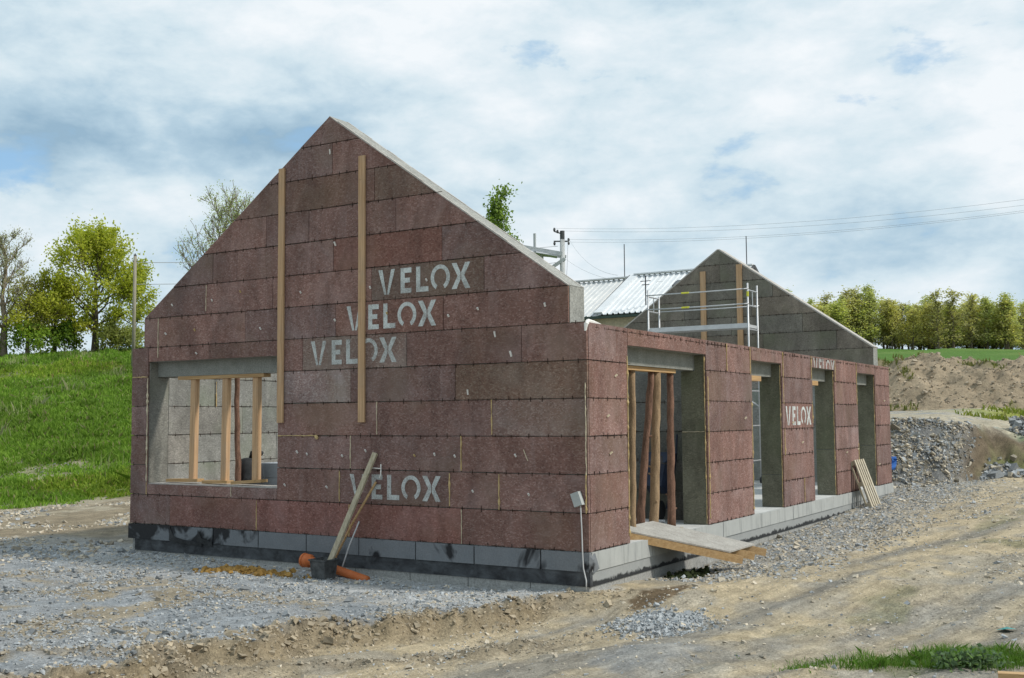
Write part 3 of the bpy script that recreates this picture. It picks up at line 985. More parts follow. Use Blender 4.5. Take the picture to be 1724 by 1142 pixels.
def rows_of_panels(parent, fr, u0, u1, nrow, joints, openings, mat, base_d, seed, gable=None, zbase=0, tints=None, gap=.004, name='panel', k=.12, mul=1.0):
    rs = random.Random(seed)
    segs = []
    for i in range(nrow):
        z0, z1 = zbase + i * ROWH, zbase + (i + 1) * ROWH
        cuts = {u0, u1}
        for j in joints.get(i, []):
            if u0 < j < u1:
                cuts.add(j)
        ops = [o for o in openings if o[2] < z1 - .01 and o[3] > z0 + .01]
        for o in ops:
            for e in o[:2]:
                if u0 < e < u1:
                    cuts.add(e)
        cuts = sorted(cuts)
        cl = [cuts[0]]
        for c in cuts[1:]:
            cl.append(c)
        for a, b in zip(cl[:-1], cl[1:]):
            if b - a < .03:
                continue
            za, zb = z0, z1
            mid = (a + b) / 2
            dead = False
            for o in ops:
                if o[0] - .01 < mid < o[1] + .01:
                    if o[2] <= z0 + .01 and o[3] >= z1 - .01:
                        dead = True
                    elif o[2] > z0:
                        zb = o[2]
                    else:
                        za = o[3]
            if dead:
                continue
            poly = [(a + gap, za + gap), (b - gap, za + gap), (b - gap, zb - gap), (a + gap, zb - gap)]
            if gable:
                for g in gable:
                    poly = clip(poly, *g)
            if len(poly) < 3:
                continue
            # edges slightly chipped and uneven
            rag = []
            for pi, pa in enumerate(poly):
                pb = poly[(pi + 1) % len(poly)]
                ln2 = math.hypot(pb[0] - pa[0], pb[1] - pa[1])
                cx_, cz_ = sum(q_[0] for q_ in poly) / len(poly), sum(q_[1] for q_ in poly) / len(poly)
                nx, nz = -(pb[1] - pa[1]) / max(ln2, 1e-6), (pb[0] - pa[0]) / max(ln2, 1e-6)
                ns = max(1, int(ln2 / .4))
                for e_ in range(ns):
                    t_ = e_ / ns + (rs.uniform(-.25, .25) / ns if e_ else 0)
                    in_ = rs.uniform(-.001, .006)
                    px_, pz_ = pa[0] + (pb[0] - pa[0]) * t_, pa[1] + (pb[1] - pa[1]) * t_
                    rag.append((px_ + nx * in_ if e_ else px_ + (cx_ - px_) * .001, pz_ + nz * in_ if e_ else pz_ + rs.uniform(0, .004) * (1 if cz_ > pz_ else -1)))
            poly = rag
            tint = (tints or {}).get((i, round(a, 2)), rtint(rs, k))
            tint = tuple(t_ * m_ for t_, m_ in zip(tint, mul if hasattr(mul, '__len__') else (mul,) * 3))
            pr = rs.uniform(-.004, .004)
            panel(parent, fr, poly, mat, tint, base_d - PT, base_d + pr, name)
            segs.append((i, a, b, za, zb))
    return segs


def wire_ties(parent, fr, lines, depth, seed, step=.235, name='wire_ties'):
    """short dark wire clips straddling every horizontal joint"""
    rs = random.Random(seed)
    mb = MB()
    for (z, ua, ub) in lines:
        u = ua + rs.uniform(.05, .2)
        while u < ub - .03:
            h1, h2 = rs.uniform(.008, .045), rs.uniform(.008, .045)
            wd = rs.uniform(.0022, .0042)
            mb.prism([(u - wd, z - h1), (u + wd, z - h1), (u + wd, z + h2), (u - wd, z + h2)], fr['o'], fr['u'], Z3, fr['n'], depth - .01, depth + .007)
            if rs.random() < .75:
                ln = rs.uniform(.04, .16)
                mb.prism([(u - ln / 2, z - .0035), (u + ln, z - .0035), (u + ln, z + .0035), (u - ln / 2, z + .0035)], fr['o'], fr['u'], Z3, fr['n'], depth - .01, depth + .0055)
            u += step * rs.uniform(.55, 1.4)
    o = mb.build(name, M['wire'], parent, fix=False)
    o['kind'] = 'stuff'
    return o


def foam(parent, fr, u, za, zb, mat='foam', wd=.010, seed=0, horiz=False, proud=.016):
    rs = random.Random(seed + int(u * 100) + int(za * 10))
    mb = MB()
    n = max(4, int(abs(zb - za) / .05))
    pts, rr = [], []
    for i in range(n + 1):
        t = za + (zb - za) * i / n
        j = rs.uniform(-.004, .004)
        pos = (t, u + j) if horiz else (u + j, t)
        pts.append(np.array(fr['o'], float) + np.array(fr['u'], float) * pos[0] + np.array(Z3, float) * pos[1] + np.array(fr['n'], float) * (proud * .3))
        rr.append(wd * rs.uniform(.45, 1.25) * (2.0 if rs.random() < .08 else 1))
    mb.tube(pts, rr, 6)
    return mb.build('foam_bead', M[mat], parent)


# ---- front gable wall
GL, GR, GP, PEAK, EAVE = -8.61, -0.27, -4.44, 6.42, 3.5
sl = (PEAK - EAVE) / (GP - GL)
sr_ = (PEAK - EAVE) / (GR - GP)
gable_clip = [(-sl, 1, EAVE - sl * GL), (sr_, 1, EAVE + sr_ * GR)]
WIN = (-8.49, -5.48, 0.68, 2.75)
mb = MB()
mb.box(-W + PT, PT, 0, WIN[0], T, 3.0)
mb.box(WIN[0], PT, 0, WIN[1], T, WIN[2])
mb.box(WIN[0], .2, 2.5, WIN[1], T, 2.75)
mb.box(WIN[0], PT, 2.75, WIN[1], T, 3.0)
mb.box(WIN[1], PT, 0, -PT, T, 3.0)
mb.prism([(GL, 3), (GR, 3), (GR, EAVE), (GP, PEAK), (GL, EAVE)], (0, 0, 0), (1, 0, 0), Z3, (0, 1, 0), PT, T)
front = mb.build('front_gable_wall', M['lintel'], house)
FJ = {0: [-7.9, -5.91, -4.02, -2.0], 1: [-6.48, -4.21, -2.2, -1.38], 2: [-4.0, -2.0], 3: [-3.5, -1.49], 4: [-4.0, -2.1], 5: [-7.02, -4.96, -2.95, -1.0],
      6: [-8.25, -6.2, -4.3, -2.3], 7: [-7.1, -5.6, -3.6, -1.6], 8: [-6.95, -6.4, -4.35, -2.32], 9: [-5.75, -4.85, -3.15], 10: [-3.55], 11: [-4.38]}
ft = {(4, -5.48): (1.35, 1.6, 1.7), (0, -7.9): (1.02, .88, .86), (0, -5.91): (1.05, .85, .83), (0, -4.02): (1.05, .84, .80), (5, -4.96): (1.0, 1.15, 1.12), (4, -2.1): (.92, .98, .86),
      (3, -1.49): (1.1, 1.2, 1.2), (6, -4.3): (1.0, .92, .86), (7, -3.6): (.80, .88, .82), (10, -8.61): (.9, .9, .85), (10, -3.55): (.86, .9, .82), (8, -4.35): (.98, .82, .76)}
rows_of_panels(front, FRONT, -W, 0, 6, FJ, [WIN], M['red'], 0, 5, None, 0, ft)
up_j = {k - 6: v for k, v in FJ.items() if k >= 6}
up_t = {(k[0] - 6, k[1]): v for k, v in ft.items() if k[0] >= 6}
rows_of_panels(front, FRONT, GL, GR, 7, up_j, [], M['red'], 0, 9, gable_clip, 3.0, up_t)
lines = []
for i in range(1, 13):
    z = i * .5
    if z <= 3.0:
        for a, b in ([(-W, 0)] if z in (.5, 3.0) else [(-W, WIN[0]), (WIN[1], 0)]):
            lines.append((z, a, b))
    else:
        lines.append((z, GL + max(0, (z - EAVE) / sl), GR - max(0, (z - EAVE) / sr_)))
lines.append((.012, -W, 0))
wire_ties(front, FRONT, lines, 0, 3)
# inner grey face of the front gable (seen only from inside) and pale mortar on the raking edges
for (a, b) in (((GR, EAVE), (GP, PEAK)), ((GL, EAVE), (GP, PEAK))):
    mb = MB()
    s = 1 if a[0] > b[0] else -1
    nrm = np.array([s * (PEAK - EAVE), abs(a[0] - b[0])])
    nrm = nrm / np.linalg.norm(nrm) * .014
    rs = random.Random(4)
    n = 26
    for yy0, yy1, lift in (((-.004, .034, 1.0), (T - .035, T + .004, .8)) if s > 0 else ((.004, .034, .35), (T - .035, T + .004, .8))):
        mb = MB()
        for i in range(n):
            t0, t1 = i / n, (i + 1) / n
            p0 = np.array(a) + (np.array(b) - a) * t0
            p1 = np.array(a) + (np.array(b) - a) * t1
            k = lift * rs.uniform(.6, 1.5)
            mb.prism([tuple(p0 - nrm * .3), tuple(p1 - nrm * .3), tuple(p1 + nrm * k), tuple(p0 + nrm * k)], (0, 0, 0), (1, 0, 0), Z3, (0, 1, 0), yy0, yy1)
        mb.build('mortar_edge', M['mortar'], front)
    mb = MB()
    mb.prism([a, b, tuple(np.array(b) + nrm * .6), tuple(np.array(a) + nrm * .6)], (0, 0, 0), (1, 0, 0), Z3, (0, 1, 0), .036, T - .037)
    mb.build('concrete_top', M['concrete'], front)
MB().box(GR - .001, PT, 3.003, GR + .004, T, EAVE - .004).build('concrete_end', M['concrete'], front)
MB().box(WIN[0] + .01, .03, WIN[2] - .002, WIN[1] - .01, T, WIN[2] + .012).build('sill_mortar', M['mortar'], front)
lj = panel(front, dict(o=(WIN[0], 0, 0), u=(0, 1, 0), n=(1, 0, 0)), [(PT, .70), (T - .002, .70), (T - .002, 2.49), (.2, 2.49), (.2, 2.74), (PT, 2.74)], M['grey'], (.85, .85, .82), 0, .012, 'jamb_board')
# foam beads in the front wall
for (u, za, zb, m_) in [(-8.25, 2.82, 3.5, 'foam_pale'), (-3.5, 1.52, 2.0, 'foam_pale'), (-1.49, 1.52, 2.0, 'foam'), (-4.0, 1.02, 1.5, 'foam_pale'), (-2.0, 1.02, 1.5, 'foam'),
                        (-4.21, .52, .98, 'foam'), (-2.2, .52, .98, 'foam'), (-1.38, .50, .98, 'foam'), (-5.91, .01, .48, 'foam'), (-4.02, .01, .48, 'foam'), (-2.0, .01, .48, 'foam_pale'),
                        (-8.49, .50, .70, 'foam'), (-6.48, .52, .67, 'foam_pale'), (-7.1, 3.55, 3.98, 'foam_pale'), (-.035, .5, 1.0, 'foam'), (-.03, 1.0, 2.2, 'foam_pale')]:
    foam(front, FRONT, u, za, zb, m_, .0085 if m_ == 'foam' else .0075, 1)
foam(front, FRONT, 2.5, -8.88, -8.5, 'foam', .010, 2, True)
foam(front, FRONT, 1.5, -5.46, -4.66, 'foam', .010, 2, True)
MB().tube([(-4.68, -.02, 1.50), (-4.64, -.03, 1.47), (-4.63, -.028, 1.45)], [.02, .03, .014], 6).build('foam_bead', M['foam'], front)
foam(front, FRONT, -8.495, .72, 2.48, 'foam_pale', .010, 5)
# little white plastic ties poking out
rs = random.Random(8)
for (u, z, h) in [(-4.42, 5.86, .07), (-4.3, 4.42, .06), (-1.16, 2.62, .075), (-1.42, 2.9, .075), (-1.88, 2.11, .07), (-7.9, 3.7, .03), (-6.95, 3.72, .03), (-6.3, 3.82, .03), (-5.0, 3.72, .03),
                  (-5.85, 3.2, .03), (-7.35, 3.25, .035), (-8.05, 3.22, .03), (-1.7, 3.27, .03), (-.62, 3.26, .045), (-2.2, 3.2, .03), (-5.05, 1.25, .035), (-4.85, 1.22, .028), (-4.15, 1.2, .028),
                  (-3.7, 1.28, .03), (-2.8, 1.22, .028), (-2.45, 1.24, .035), (-1.1, 1.24, .035), (-2.1, 1.22, .03), (-3.62, 3.7, .03), (-2.58, 3.74, .03), (-4.3, 3.25, .03), (-5.3, .74, .03),
                  (-4.45, .73, .03), (-1.8, .74, .03), (-.9, .72, .03), (-7.3, 2.86, .025), (-3.3, 3.3, .025)]:
    wd = rs.uniform(.010, .016)
    tl = rs.uniform(-.4, .4)
    mb = MB().beam((u, -.004, z - h / 2), (u + h * tl * .5, -.03, z + h / 2), wd * 1.4, .02, (0, -1, 0))
    mb.build('plastic_tie', M['plug'] if rs.random() < .8 else M['foam'], front)
MB().tube([(-.98, -.008, 1.32), (-.93, -.02, 1.22), (-.9, -.03, 1.17)], .006, 5).build('plastic_tie', M['foam_pale'], front)


# ---- stencilled lettering
def letters(parent, fr, u0, z0, wid, hgt, depth, zmin=None, mat='paint'):
    def P(polys, x0, w_):
        return [[(u0 + (x0 + px * w_) * wid, z0 + py * hgt) for px, py in q] for q in polys]
    pol = []
    pol += P([[(0, 1), (.25, 1), (.485, 0), (.36, 0)], [(.77, 1), (1, 1), (.64, 0), (.515, 0)]], 0, .188)
    pol += P([[(0, 0), (.38, 0), (.38, 1), (0, 1)], [(.38, 1), (.38, .80), (1, .80), (1, 1)], [(.38, .60), (.38, .41), (.86, .41), (.86, .60)], [(.38, .19), (.38, 0), (1, 0), (1, .19)]], .252, .120)
    pol += P([[(0, 0), (.34, 0), (.34, 1), (0, 1)], [(.34, .2), (.34, 0), (1, 0), (1, .2)]], .424, .134)
    ring = []
    for i in range(28):
        a0, a1 = rad(-62 + 304 * i / 28), rad(-62 + 304 * (i + 1) / 28)
        ring.append([(.5 + .5 * math.cos(a0), .5 + .5 * math.sin(a0)), (.5 + .5 * math.cos(a1), .5 + .5 * math.sin(a1)),
                     (.5 + .32 * math.cos(a1), .5 + .34 * math.sin(a1)), (.5 + .32 * math.cos(a0), .5 + .34 * math.sin(a0))])
    pol += P(ring, .582, .206)
    pol += P([[(0, 1), (.27, 1), (.48, .63), (.48, .36), (.27, 0), (0, 0), (.32, .5)], [(1, 1), (.73, 1), (.52, .63), (.52, .36), (.73, 0), (1, 0), (.68, .5)]], .806, .194)
    mb = MB()
    for q in pol:
        if zmin is not None:
            q = clip(q, 0, -1, -zmin)
        if len(q) >= 3:
            vs = [np.array(fr['o'], float) + np.array(fr['u'], float) * a + np.array(Z3) * b + np.array(fr['n'], float) * depth for a, b in q]
            mb.add(vs, [tuple(range(len(q)))])
    return mb.build('stencil_lettering', M[mat], parent)


letters(front, FRONT, -3.47, 3.575, 1.64, .37, .0065)
letters(front, FRONT, -4.08, 3.075, 1.66, .37, .0065)
letters(front, FRONT, -4.79, 2.575, 1.66, .37, .0065, None, 'paint_thin')
letters(front, FRONT, -4.01, .575, 1.66, .36, .0065, None, 'paint_thin')

# ---- long side wall with four openings
OPS = [(1.22, 4.15, -.1, 2.75), (6.32, 8.02, -.1, 2.75), (10.02, 11.70, -.1, 2.75), (13.63, 15.34, -.1, 2.75)]
mb = MB()
edges = [T] + [e for o in OPS for e in o[:2]] + [L - PT]
for a, b in zip(edges[0::2], edges[1::2]):
    mb.box(-T, a, 0, -PT, b, 3.0)
for o in OPS:
    mb.box(-T, o[0], 2.75, -PT, o[1], 2.998)
    mb.box(-T, o[0] + .001, 2.5, -.2, o[1] - .001, 2.75)
side = mb.build('long_side_wall', M['lintel'], house)
SJ = {5: [.86, 5.08, 6.24, 8.08, 9.95, 11.75, 13.55, 15.4], 4: [], 2: [], 0: [9.3], 1: [], 3: [8.2]}
sd = {}
rows_of_panels(side, SIDE, PT + .002, L, 6, SJ, OPS, M['red'], 0, 31, None, 0, sd, k=.12)
ln = [(.012, a, b) for a, b in zip([PT] + [o[1] for o in OPS], [o[0] for o in OPS] + [L])]
for i in range(1, 6):
    for a, b in zip([PT] + [o[1] for o in OPS], [o[0] for o in OPS] + [L]):
        ln.append((i * .5, a, b))
ln.append((2.94, .1, L))
wire_ties(side, SIDE, ln, 0, 12, .2)
for o in OPS:
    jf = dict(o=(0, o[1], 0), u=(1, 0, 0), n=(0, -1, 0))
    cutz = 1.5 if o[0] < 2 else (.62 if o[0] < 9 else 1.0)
    panel(side, jf, [(-T, .004), (-PT, .004), (-PT, cutz - .006), (-T, cutz - .006)], M['grey'], (.66, .66, .54), 0, .012, 'jamb_board')  # olive board tint, also darkened to paint in the shade of the reveal
    panel(side, jf, [(-T, cutz + .006), (-PT, cutz + .006), (-PT, 2.74), (-.2, 2.74), (-.2, 2.49), (-T, 2.49)], M['grey'], (.60, .61, .48), 0, .012, 'jamb_board')  # olive again, with the reveal's shade put into the tint
    foam(side, dict(o=(-.03, o[1] - .014, 0), u=(1, 0, 0), n=(0, -1, 0)), 0, .02, 2.72, 'foam', .0055, int(o[1]))
foam(side, dict(o=(0, OPS[0][1] - .014, 0), u=(1, 0, 0), n=(0, -1, 0)), 1.5, -T + .01, -.05, 'foam_pale', .008, 3, True)
for (u, za, zb) in [(5.08, 2.52, 2.98), (6.25, 2.5, 2.98), (6.28, 1.0, 2.0), (8.10, 1.98, 2.98), (9.98, 1.6, 2.05), (8.12, 1.0, 1.5), (9.3, .02, .5), (9.96, 2.5, 2.98), (11.75, 2.5, 2.98),
                    (13.57, 2.0, 2.98), (13.6, .5, 1.1), (4.2, .1, 2.4), (6.28, .1, .9), (1.19, .1, 2.6)]:
    foam(side, SIDE, u, za, zb, 'foam', .0095, 3)
for (u, z) in [(.55, 1.75), (.62, 1.25), (.8, 2.3), (5.9, 1.7), (9.2, 1.2), (8.6, 1.6), (12.5, .9), (15.5, .52), (13.5, .95), (16.2, 2.1)]:
    MB().beam((.0, u, z), (.025, u + .03, z + .03), .03, .02).build('plastic_tie', M['foam_pale'], side)
letters(side, SIDE, 8.2, 1.565, 1.66, .37, .0065)
letters(side, SIDE, 10.12, 2.60, 1.60, .36, .0065, 2.756, 'paint_faint')
# mortar blob on the corner
MB().tube([(-.02, .0, 2.88), (-.015, .01, 2.97), (-.03, .1, 3.015), (-.05, .3, 3.012), (-.05, .5, 3.002)], [.015, .03, .032, .025, .008], 7).build('mortar_blob', M['plug'], side)

# ---- left wall (inner face seen through the window)
left = MB().box(-W + PT, T, 0, -W + T - .05, L - T, 3.0).build('left_wall', M['lintel'], house)
LEFT_IN = dict(o=(-W + T, 0, 0), u=(0, 1, 0), n=(1, 0, 0))
rows_of_panels(left, LEFT_IN, T + .001, 4.55, 6, {0: [1.6, 3.6], 1: [2.6], 2: [1.1, 3.1], 3: [2.2], 4: [1.5, 3.5], 5: [2.4]}, [], M['grey'], -.016, 41, None, 0, None, k=.10, name='inner_panel')
wire_ties(left, LEFT_IN, [(i * .5, T + .05, 4.5) for i in range(1, 6)], -.016, 14, .26)
foam(left, LEFT_IN, 1.52, 2.0, 2.45, 'foam', .010, 6)
for i in range(6):
    panel(left, dict(o=(-W, 0, 0), u=(0, 1, 0), n=(-1, 0, 0)), [(PT, i * .5 + .004), (L, i * .5 + .004), (L, i * .5 + .496), (PT, i * .5 + .496)], M['red'], rtint(rs), -PT, 0)

# ---- rear gable wall (its grey inner face shows above the side wall)
mb = MB()
mb.box(-W + PT, L - T, 0, -PT, L - PT, 3.0)
mb.prism([(GL, 3), (GR, 3), (GR, EAVE), (GP, PEAK), (GL, EAVE)], (0, 0, 0), (1, 0, 0), Z3, (0, 1, 0), L - T, L - PT)
rear = mb.build('rear_gable_wall', M['lintel'], house)
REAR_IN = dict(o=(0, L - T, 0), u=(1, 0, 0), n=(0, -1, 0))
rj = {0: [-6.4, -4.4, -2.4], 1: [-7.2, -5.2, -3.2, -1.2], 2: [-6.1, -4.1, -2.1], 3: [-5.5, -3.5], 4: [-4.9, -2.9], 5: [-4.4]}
rows_of_panels(rear, REAR_IN, GL, GR, 7, rj, [], M['grey'], .030, 51, gable_clip, 3.0, None, k=.10, mul=(.76, .70, .64), name='inner_panel')  # brownish tint, darkened so the colour carries shade on this inner face
for i in range(3, 6):
    panel(rear, REAR_IN, [(-W + T + .05, i * .5 + .004), (-T, i * .5 + .004), (-T, i * .5 + .496), (-W + T + .05, i * .5 + .496)], M['grey'], rtint(rs), -PT, .03, 'inner_panel')
wire_ties(rear, REAR_IN, [(z, GL + max(0, (z - EAVE) / sl), GR - max(0, (z - EAVE) / sr_)) for z in (3.0, 3.5, 4.0, 4.5, 5.0, 5.5, 6.0)], .03, 17, .22)
for (a, b) in (((GR, EAVE), (GP, PEAK)), ((GL, EAVE), (GP, PEAK))):
    s = 1 if a[0] > b[0] else -1
    nrm = np.array([s * (PEAK - EAVE), abs(a[0] - b[0])])
    nrm = nrm / np.linalg.norm(nrm) * .035
    MB().prism([a, b, tuple(np.array(b) + nrm), tuple(np.array(a) + nrm)], (0, 0, 0), (1, 0, 0), Z3, (0, 1, 0), L - T - .034, L - .002).build('mortar_edge', M['mortar'], rear)
MB().box(GR, L - T - .03, 3.003, GR + .006, L - PT, EAVE).build('concrete_end', M['concrete'], rear)

# ---- inner partition behind the first opening
part_ = MB().box(-W + T + .01, 4.75, 0, -T - .02, 4.95, 2.7).build('inner_partition', M['lintel'], house)
rows_of_panels(part_, dict(o=(0, 4.75, 0), u=(1, 0, 0), n=(0, -1, 0)), -W + T + .06, -T - .02, 5, {0: [-2.3], 1: [-1.4], 2: [-2.1], 3: [-1.1], 4: [-2.0]}, [], M['grey'], .030, 61, None, 0, None, k=.12, mul=.7, name='inner_panel')  # board tint darkened, interior shade painted into the panels
wire_ties(part_, dict(o=(0, 4.75, 0), u=(1, 0, 0), n=(0, -1, 0)), [(i * .5, -4, -.5) for i in range(1, 5)], .03, 19, .3)

# ---- slab and plinth
PO = .02
plinth = MB().box(-W - PO + .06, -PO + .06, -1.0, PO - .06, L + PO - .06, -.004).build('plinth', M['found'], house)
MB().box(-W - PO + .05, -PO + .05, -.05, PO - .05, L + PO - .05, .0).build('floor_slab', M['slab'], plinth)
rs = random.Random(21)
x = -W - PO
fblk = [-W - PO, -7.85, -6.85, -5.85, -4.85, -3.82, -2.78, -1.78, -.72, PO]
for a, b in zip(fblk[:-1], fblk[1:]):
    MB().box(a + .010, -PO - rs.uniform(0, .006), -.25, b - .010, .029, -.003).build('plinth_board', M['plinth'], plinth)
MB().box(-W + .15, -PO + .012, -.44, PO - .01, .06, -.252).build('bitumen_band', M['bitumen'], plinth)
for k_ in range(9):
    a = -W + k_ * 1.0
    MB().box(a + .006, -PO + .026, -.9, min(a + .994, PO - .03), .06, -.442).build('foundation_block', M['found'], plinth)
sb = np.linspace(.03, L + PO, 19)
for a, b in zip(sb[:-1], sb[1:]):
    MB().box(-.029, a + .006, -.25, PO + rs.uniform(0, .006), b - .006, -.003).build('plinth_board', M['plinth_side'], plinth)
MB().box(-.05, .03, -.44, PO - .012, L, -.252).build('bitumen_band', M['side_band'], plinth)
for k_ in range(17):
    a = .03 + k_ * 1.0
    MB().box(-.05, a + .006, -.9, PO - .026, a + .994, -.442).build('foundation_block', M['found'], plinth)
# loose membrane flap at the near corner, and torn flaps on the left
MB().add([(-.01, -.030, -.02), (.03, .10, -.015), (.045, .19, -.22), (.03, .08, -.27), (-.01, -.032, -.26), (.04, .045, -.10)], [(0, 5, 4), (0, 1, 5), (1, 2, 5), (2, 3, 5), (3, 4, 5)]).build('membrane_flap', M['plinth'], plinth)
for (a, b) in ((-7.86, -7.1), (-7.2, -6.86)):
    MB().add([(a, -.03, -.03), (a + .1, -.04, -.17), (a + .35, -.045, -.21), (b, -.04, -.24), (b, -.03, -.30), (a + .3, -.034, -.285), (a - .02, -.032, -.24)], [(0, 1, 6), (1, 2, 5, 6), (2, 3, 4, 5)]).build('membrane_flap', M['black'], plinth)

# ------------------------------------------------------------------ planks on the gable
for (xa, za, zb, lab) in ((-5.40, 1.70, 5.72, 'upright pine plank on the red gable beside the window'), (-3.77, 1.70, 5.71, 'upright pine plank on the red gable crossing the stencilled words')):
    tag(MB().box(xa - .06, -.040, za, xa + .06, -.010, zb).build('gable_plank', M['wood_z']), lab, 'plank', 'planks on the front gable')
for (xa, za, zb, lab) in ((-4.90, 2.6, 5.84, 'left brown plank upright on the grey inside of the rear gable'), (-3.83, 2.6, 5.96, 'right brown plank upright on the grey inside of the rear gable')):
    tag(MB().box(xa - .08, L - T - .078, za, xa + .08, L - T - .036, zb).build('gable_plank', M['wood_z']), lab, 'plank', 'planks on the rear gable')

# ------------------------------------------------------------------ window props
head = MB().box(-7.98, .20, 2.44, -5.98, .36, 2.496).build('head_board', M['wood_x'])
tag(head, 'brown board under the lintel of the front window', 'board')
for (x0, x1, z0, tl, lab) in ((-8.22, -7.42, .700, .02, 'left'), (-7.35, -6.73, .694, .012, 'middle'), (-6.68, -5.97, .694, .05, 'right')):
    mb = MB().beam((x0, .26, z0 + .032), (x1, .22, z0 + .032 + tl), .15, .05)
    tag(mb.build('sill_board', M['wood_x']), lab + ' short board lying on the window sill under a post', 'board', 'boards on the window sill')
for (xa, za, sl_, lab) in ((-7.63, .765, 0, 'left'), (-6.88, .755, .0, 'middle'), (-6.17, .785, .02, 'right')):
    mb = MB().beam((xa, .25, za), (xa - sl_, .27, 2.438), .115, .09, (0, 1, 0))
    tag(mb.build('timber_post', M['wood_z']), lab + ' square pine post standing in the front window', 'post', 'posts in the front window')


def log(name, p, q, r0, r1, mat, label, group, seed, n=14):
    rs_ = random.Random(seed)
    p, q = np.array(p, float), np.array(q, float)
    pts, rr = [], []
    for i in range(n + 1):
        t = i / n
        j = np.array([rs_.uniform(-1, 1), rs_.uniform(-1, 1), 0]) * .008
        pts.append(p + (q - p) * t + j * (0 < i < n))
        rr.append((r0 + (r1 - r0) * t) * rs_.uniform(.92, 1.1) * (1.15 if i == 0 else 1))
    mb = MB().tube(pts, rr, 10)
    for k_ in range(3):
        t = rs_.uniform(.1, .9)
        c = p + (q - p) * t
        a = rs_.uniform(0, 6.28)
        d_ = np.array([math.cos(a), math.sin(a), .5])
        mb.tube([c, c + d_ * (r0 * 1.35)], [r0 * .35, r0 * .2], 6)
    return tag(mb.build(name, M[mat], smooth=True), label, 'log prop', group)


log('log_prop', (-7.02, .70, .002), (-7.07, .66, 2.9), .055, .04, 'bark_red', 'round reddish log prop standing behind the posts of the front window', None, 2)
# blocks and tub behind the window
for (z0, dx, lab) in ((0.0, 0, 'lowest'), (.25, .03, 'second lowest'), (.5, -.02, 'second highest'), (.75, .02, 'topmost')):
    mb = MB().box(-7.22 + dx, 1.32, z0 + .002, -6.62 + dx, 1.82, z0 + .248)
    tag(mb.build('building_block', M['aac']), lab + ' blue-grey building block in the stack inside the front window', 'block', 'blocks inside the window')
tb = thing('plastic_barrel', 'black plastic barrel standing inside the front window', 'barrel', loc=(-7.05, .98, 0))
prof = [(0, .19), (.06, .215), (.3, .225), (.55, .225), (.8, .22), (.98, .20), (1.08, .15), (1.10, .10)]
MB().tube([(0, 0, .002 + z) for z, r_ in prof], [r_ for z, r_ in prof], 20).build('body', M['black'], tb, smooth=True)
MB().tube([(0, 0, .31), (0, 0, .34)], .232, 20).build('hoop', M['black'], tb)
MB().tube([(0, 0, .74), (0, 0, .77)], .230, 20).build('hoop', M['black'], tb)
MB().tube([(.02, 0, 1.10), (.05, 0, 1.19), (.16, .02, 1.21), (.24, .03, 1.17)], [.035, .04, .045, .05], 8).build('handle', M['black'], tb, smooth=True)

# ------------------------------------------------------------------ props in the first opening
tag(MB().box(-.40, 1.24, 2.435, -.24, 3.46, 2.497).build('head_board', M['wood_y']), 'long brown board under the lintel of the first wide opening', 'board')
log('log_prop', (-.32, 1.96, .002), (-.32, 2.02, 2.433), .055, .05, 'bark_tan', 'thin peeled log prop nearest the corner in the wide opening', 'log props', 3)
log('log_prop', (-.52, 2.62, .002), (-.32, 2.70, 2.433), .066, .052, 'bark_red', 'leaning red-barked log prop in the wide opening', 'log props', 5)
log('log_prop', (-.36, 2.80, .002), (-.30, 2.86, 2.433), .072, .064, 'bark_tan', 'thick peeled log prop beside the leaning red one', 'log props', 6)
log('log_prop', (-.34, 3.42, .012), (-.32, 3.42, 2.433), .064, .052, 'bark_red', 'upright red-barked log prop nearest the grey jamb in the wide opening', 'log props', 9)
tag(MB().box(-.50, 3.28, .002, -.2, 3.56, .010).build('foot_board', M['wood_grey']), 'thin foot board under the upright log near the jamb', 'board')
for (o, la, lab) in ((OPS[1], .55, 'board under the lintel of the second opening'), (OPS[2], .55, 'board under the lintel of the third opening')):
    tag(MB().box(-.50, o[0] + .02, 2.40, -.16, o[0] + .98, 2.497).build('head_board', M['wood_y']), 'bright pine ' + lab, 'board', 'boards under the narrow lintels')
MB().box(-.3, 14.3, 2.36, -.22, 14.38, 2.498).build('plastic_tie', M['plug'], side)

# upright wheelbarrow against the partition
wb = thing('wheelbarrow', 'dark blue wheelbarrow stood on end against the inner wall behind the logs', 'wheelbarrow', loc=(-1.0, 4.62, 0))
mb = MB()
ring0 = [(-.22, -.10, .45), (.22, -.10, .45), (.30, -.10, 1.15), (-.30, -.10, 1.15)]
ring1 = [(-.14, -.42, .60), (.14, -.42, .60), (.20, -.36, 1.0), (-.20, -.36, 1.0)]
mb.add(ring0 + ring1, [(4, 5, 6, 7), (0, 1, 5, 4), (1, 2, 6, 5), (2, 3, 7, 6), (3, 0, 4, 7)])
mb.build('tray', M['blue_steel'], wb)
for s in (-1, 1):
    MB().tube([(s * .08, -.08, .2), (s * .2, -.07, .6), (s * .27, -.06, 1.1), (s * .28, -.04, 1.45)], .018, 8).build('handle', M['blue_steel'], wb)
    MB().tube([(s * .2, -.09, .95), (s * .2, -.5, .98), (s * .2, -.5, 1.1)], .014, 6).build('leg', M['dark_steel'], wb)
MB().tube([(-.05, -.17, .17), (-.03, -.17, .17), (.03, -.17, .17), (.05, -.17, .17)], [.13, .17, .17, .13], 18).build('wheel', M['black'], wb)
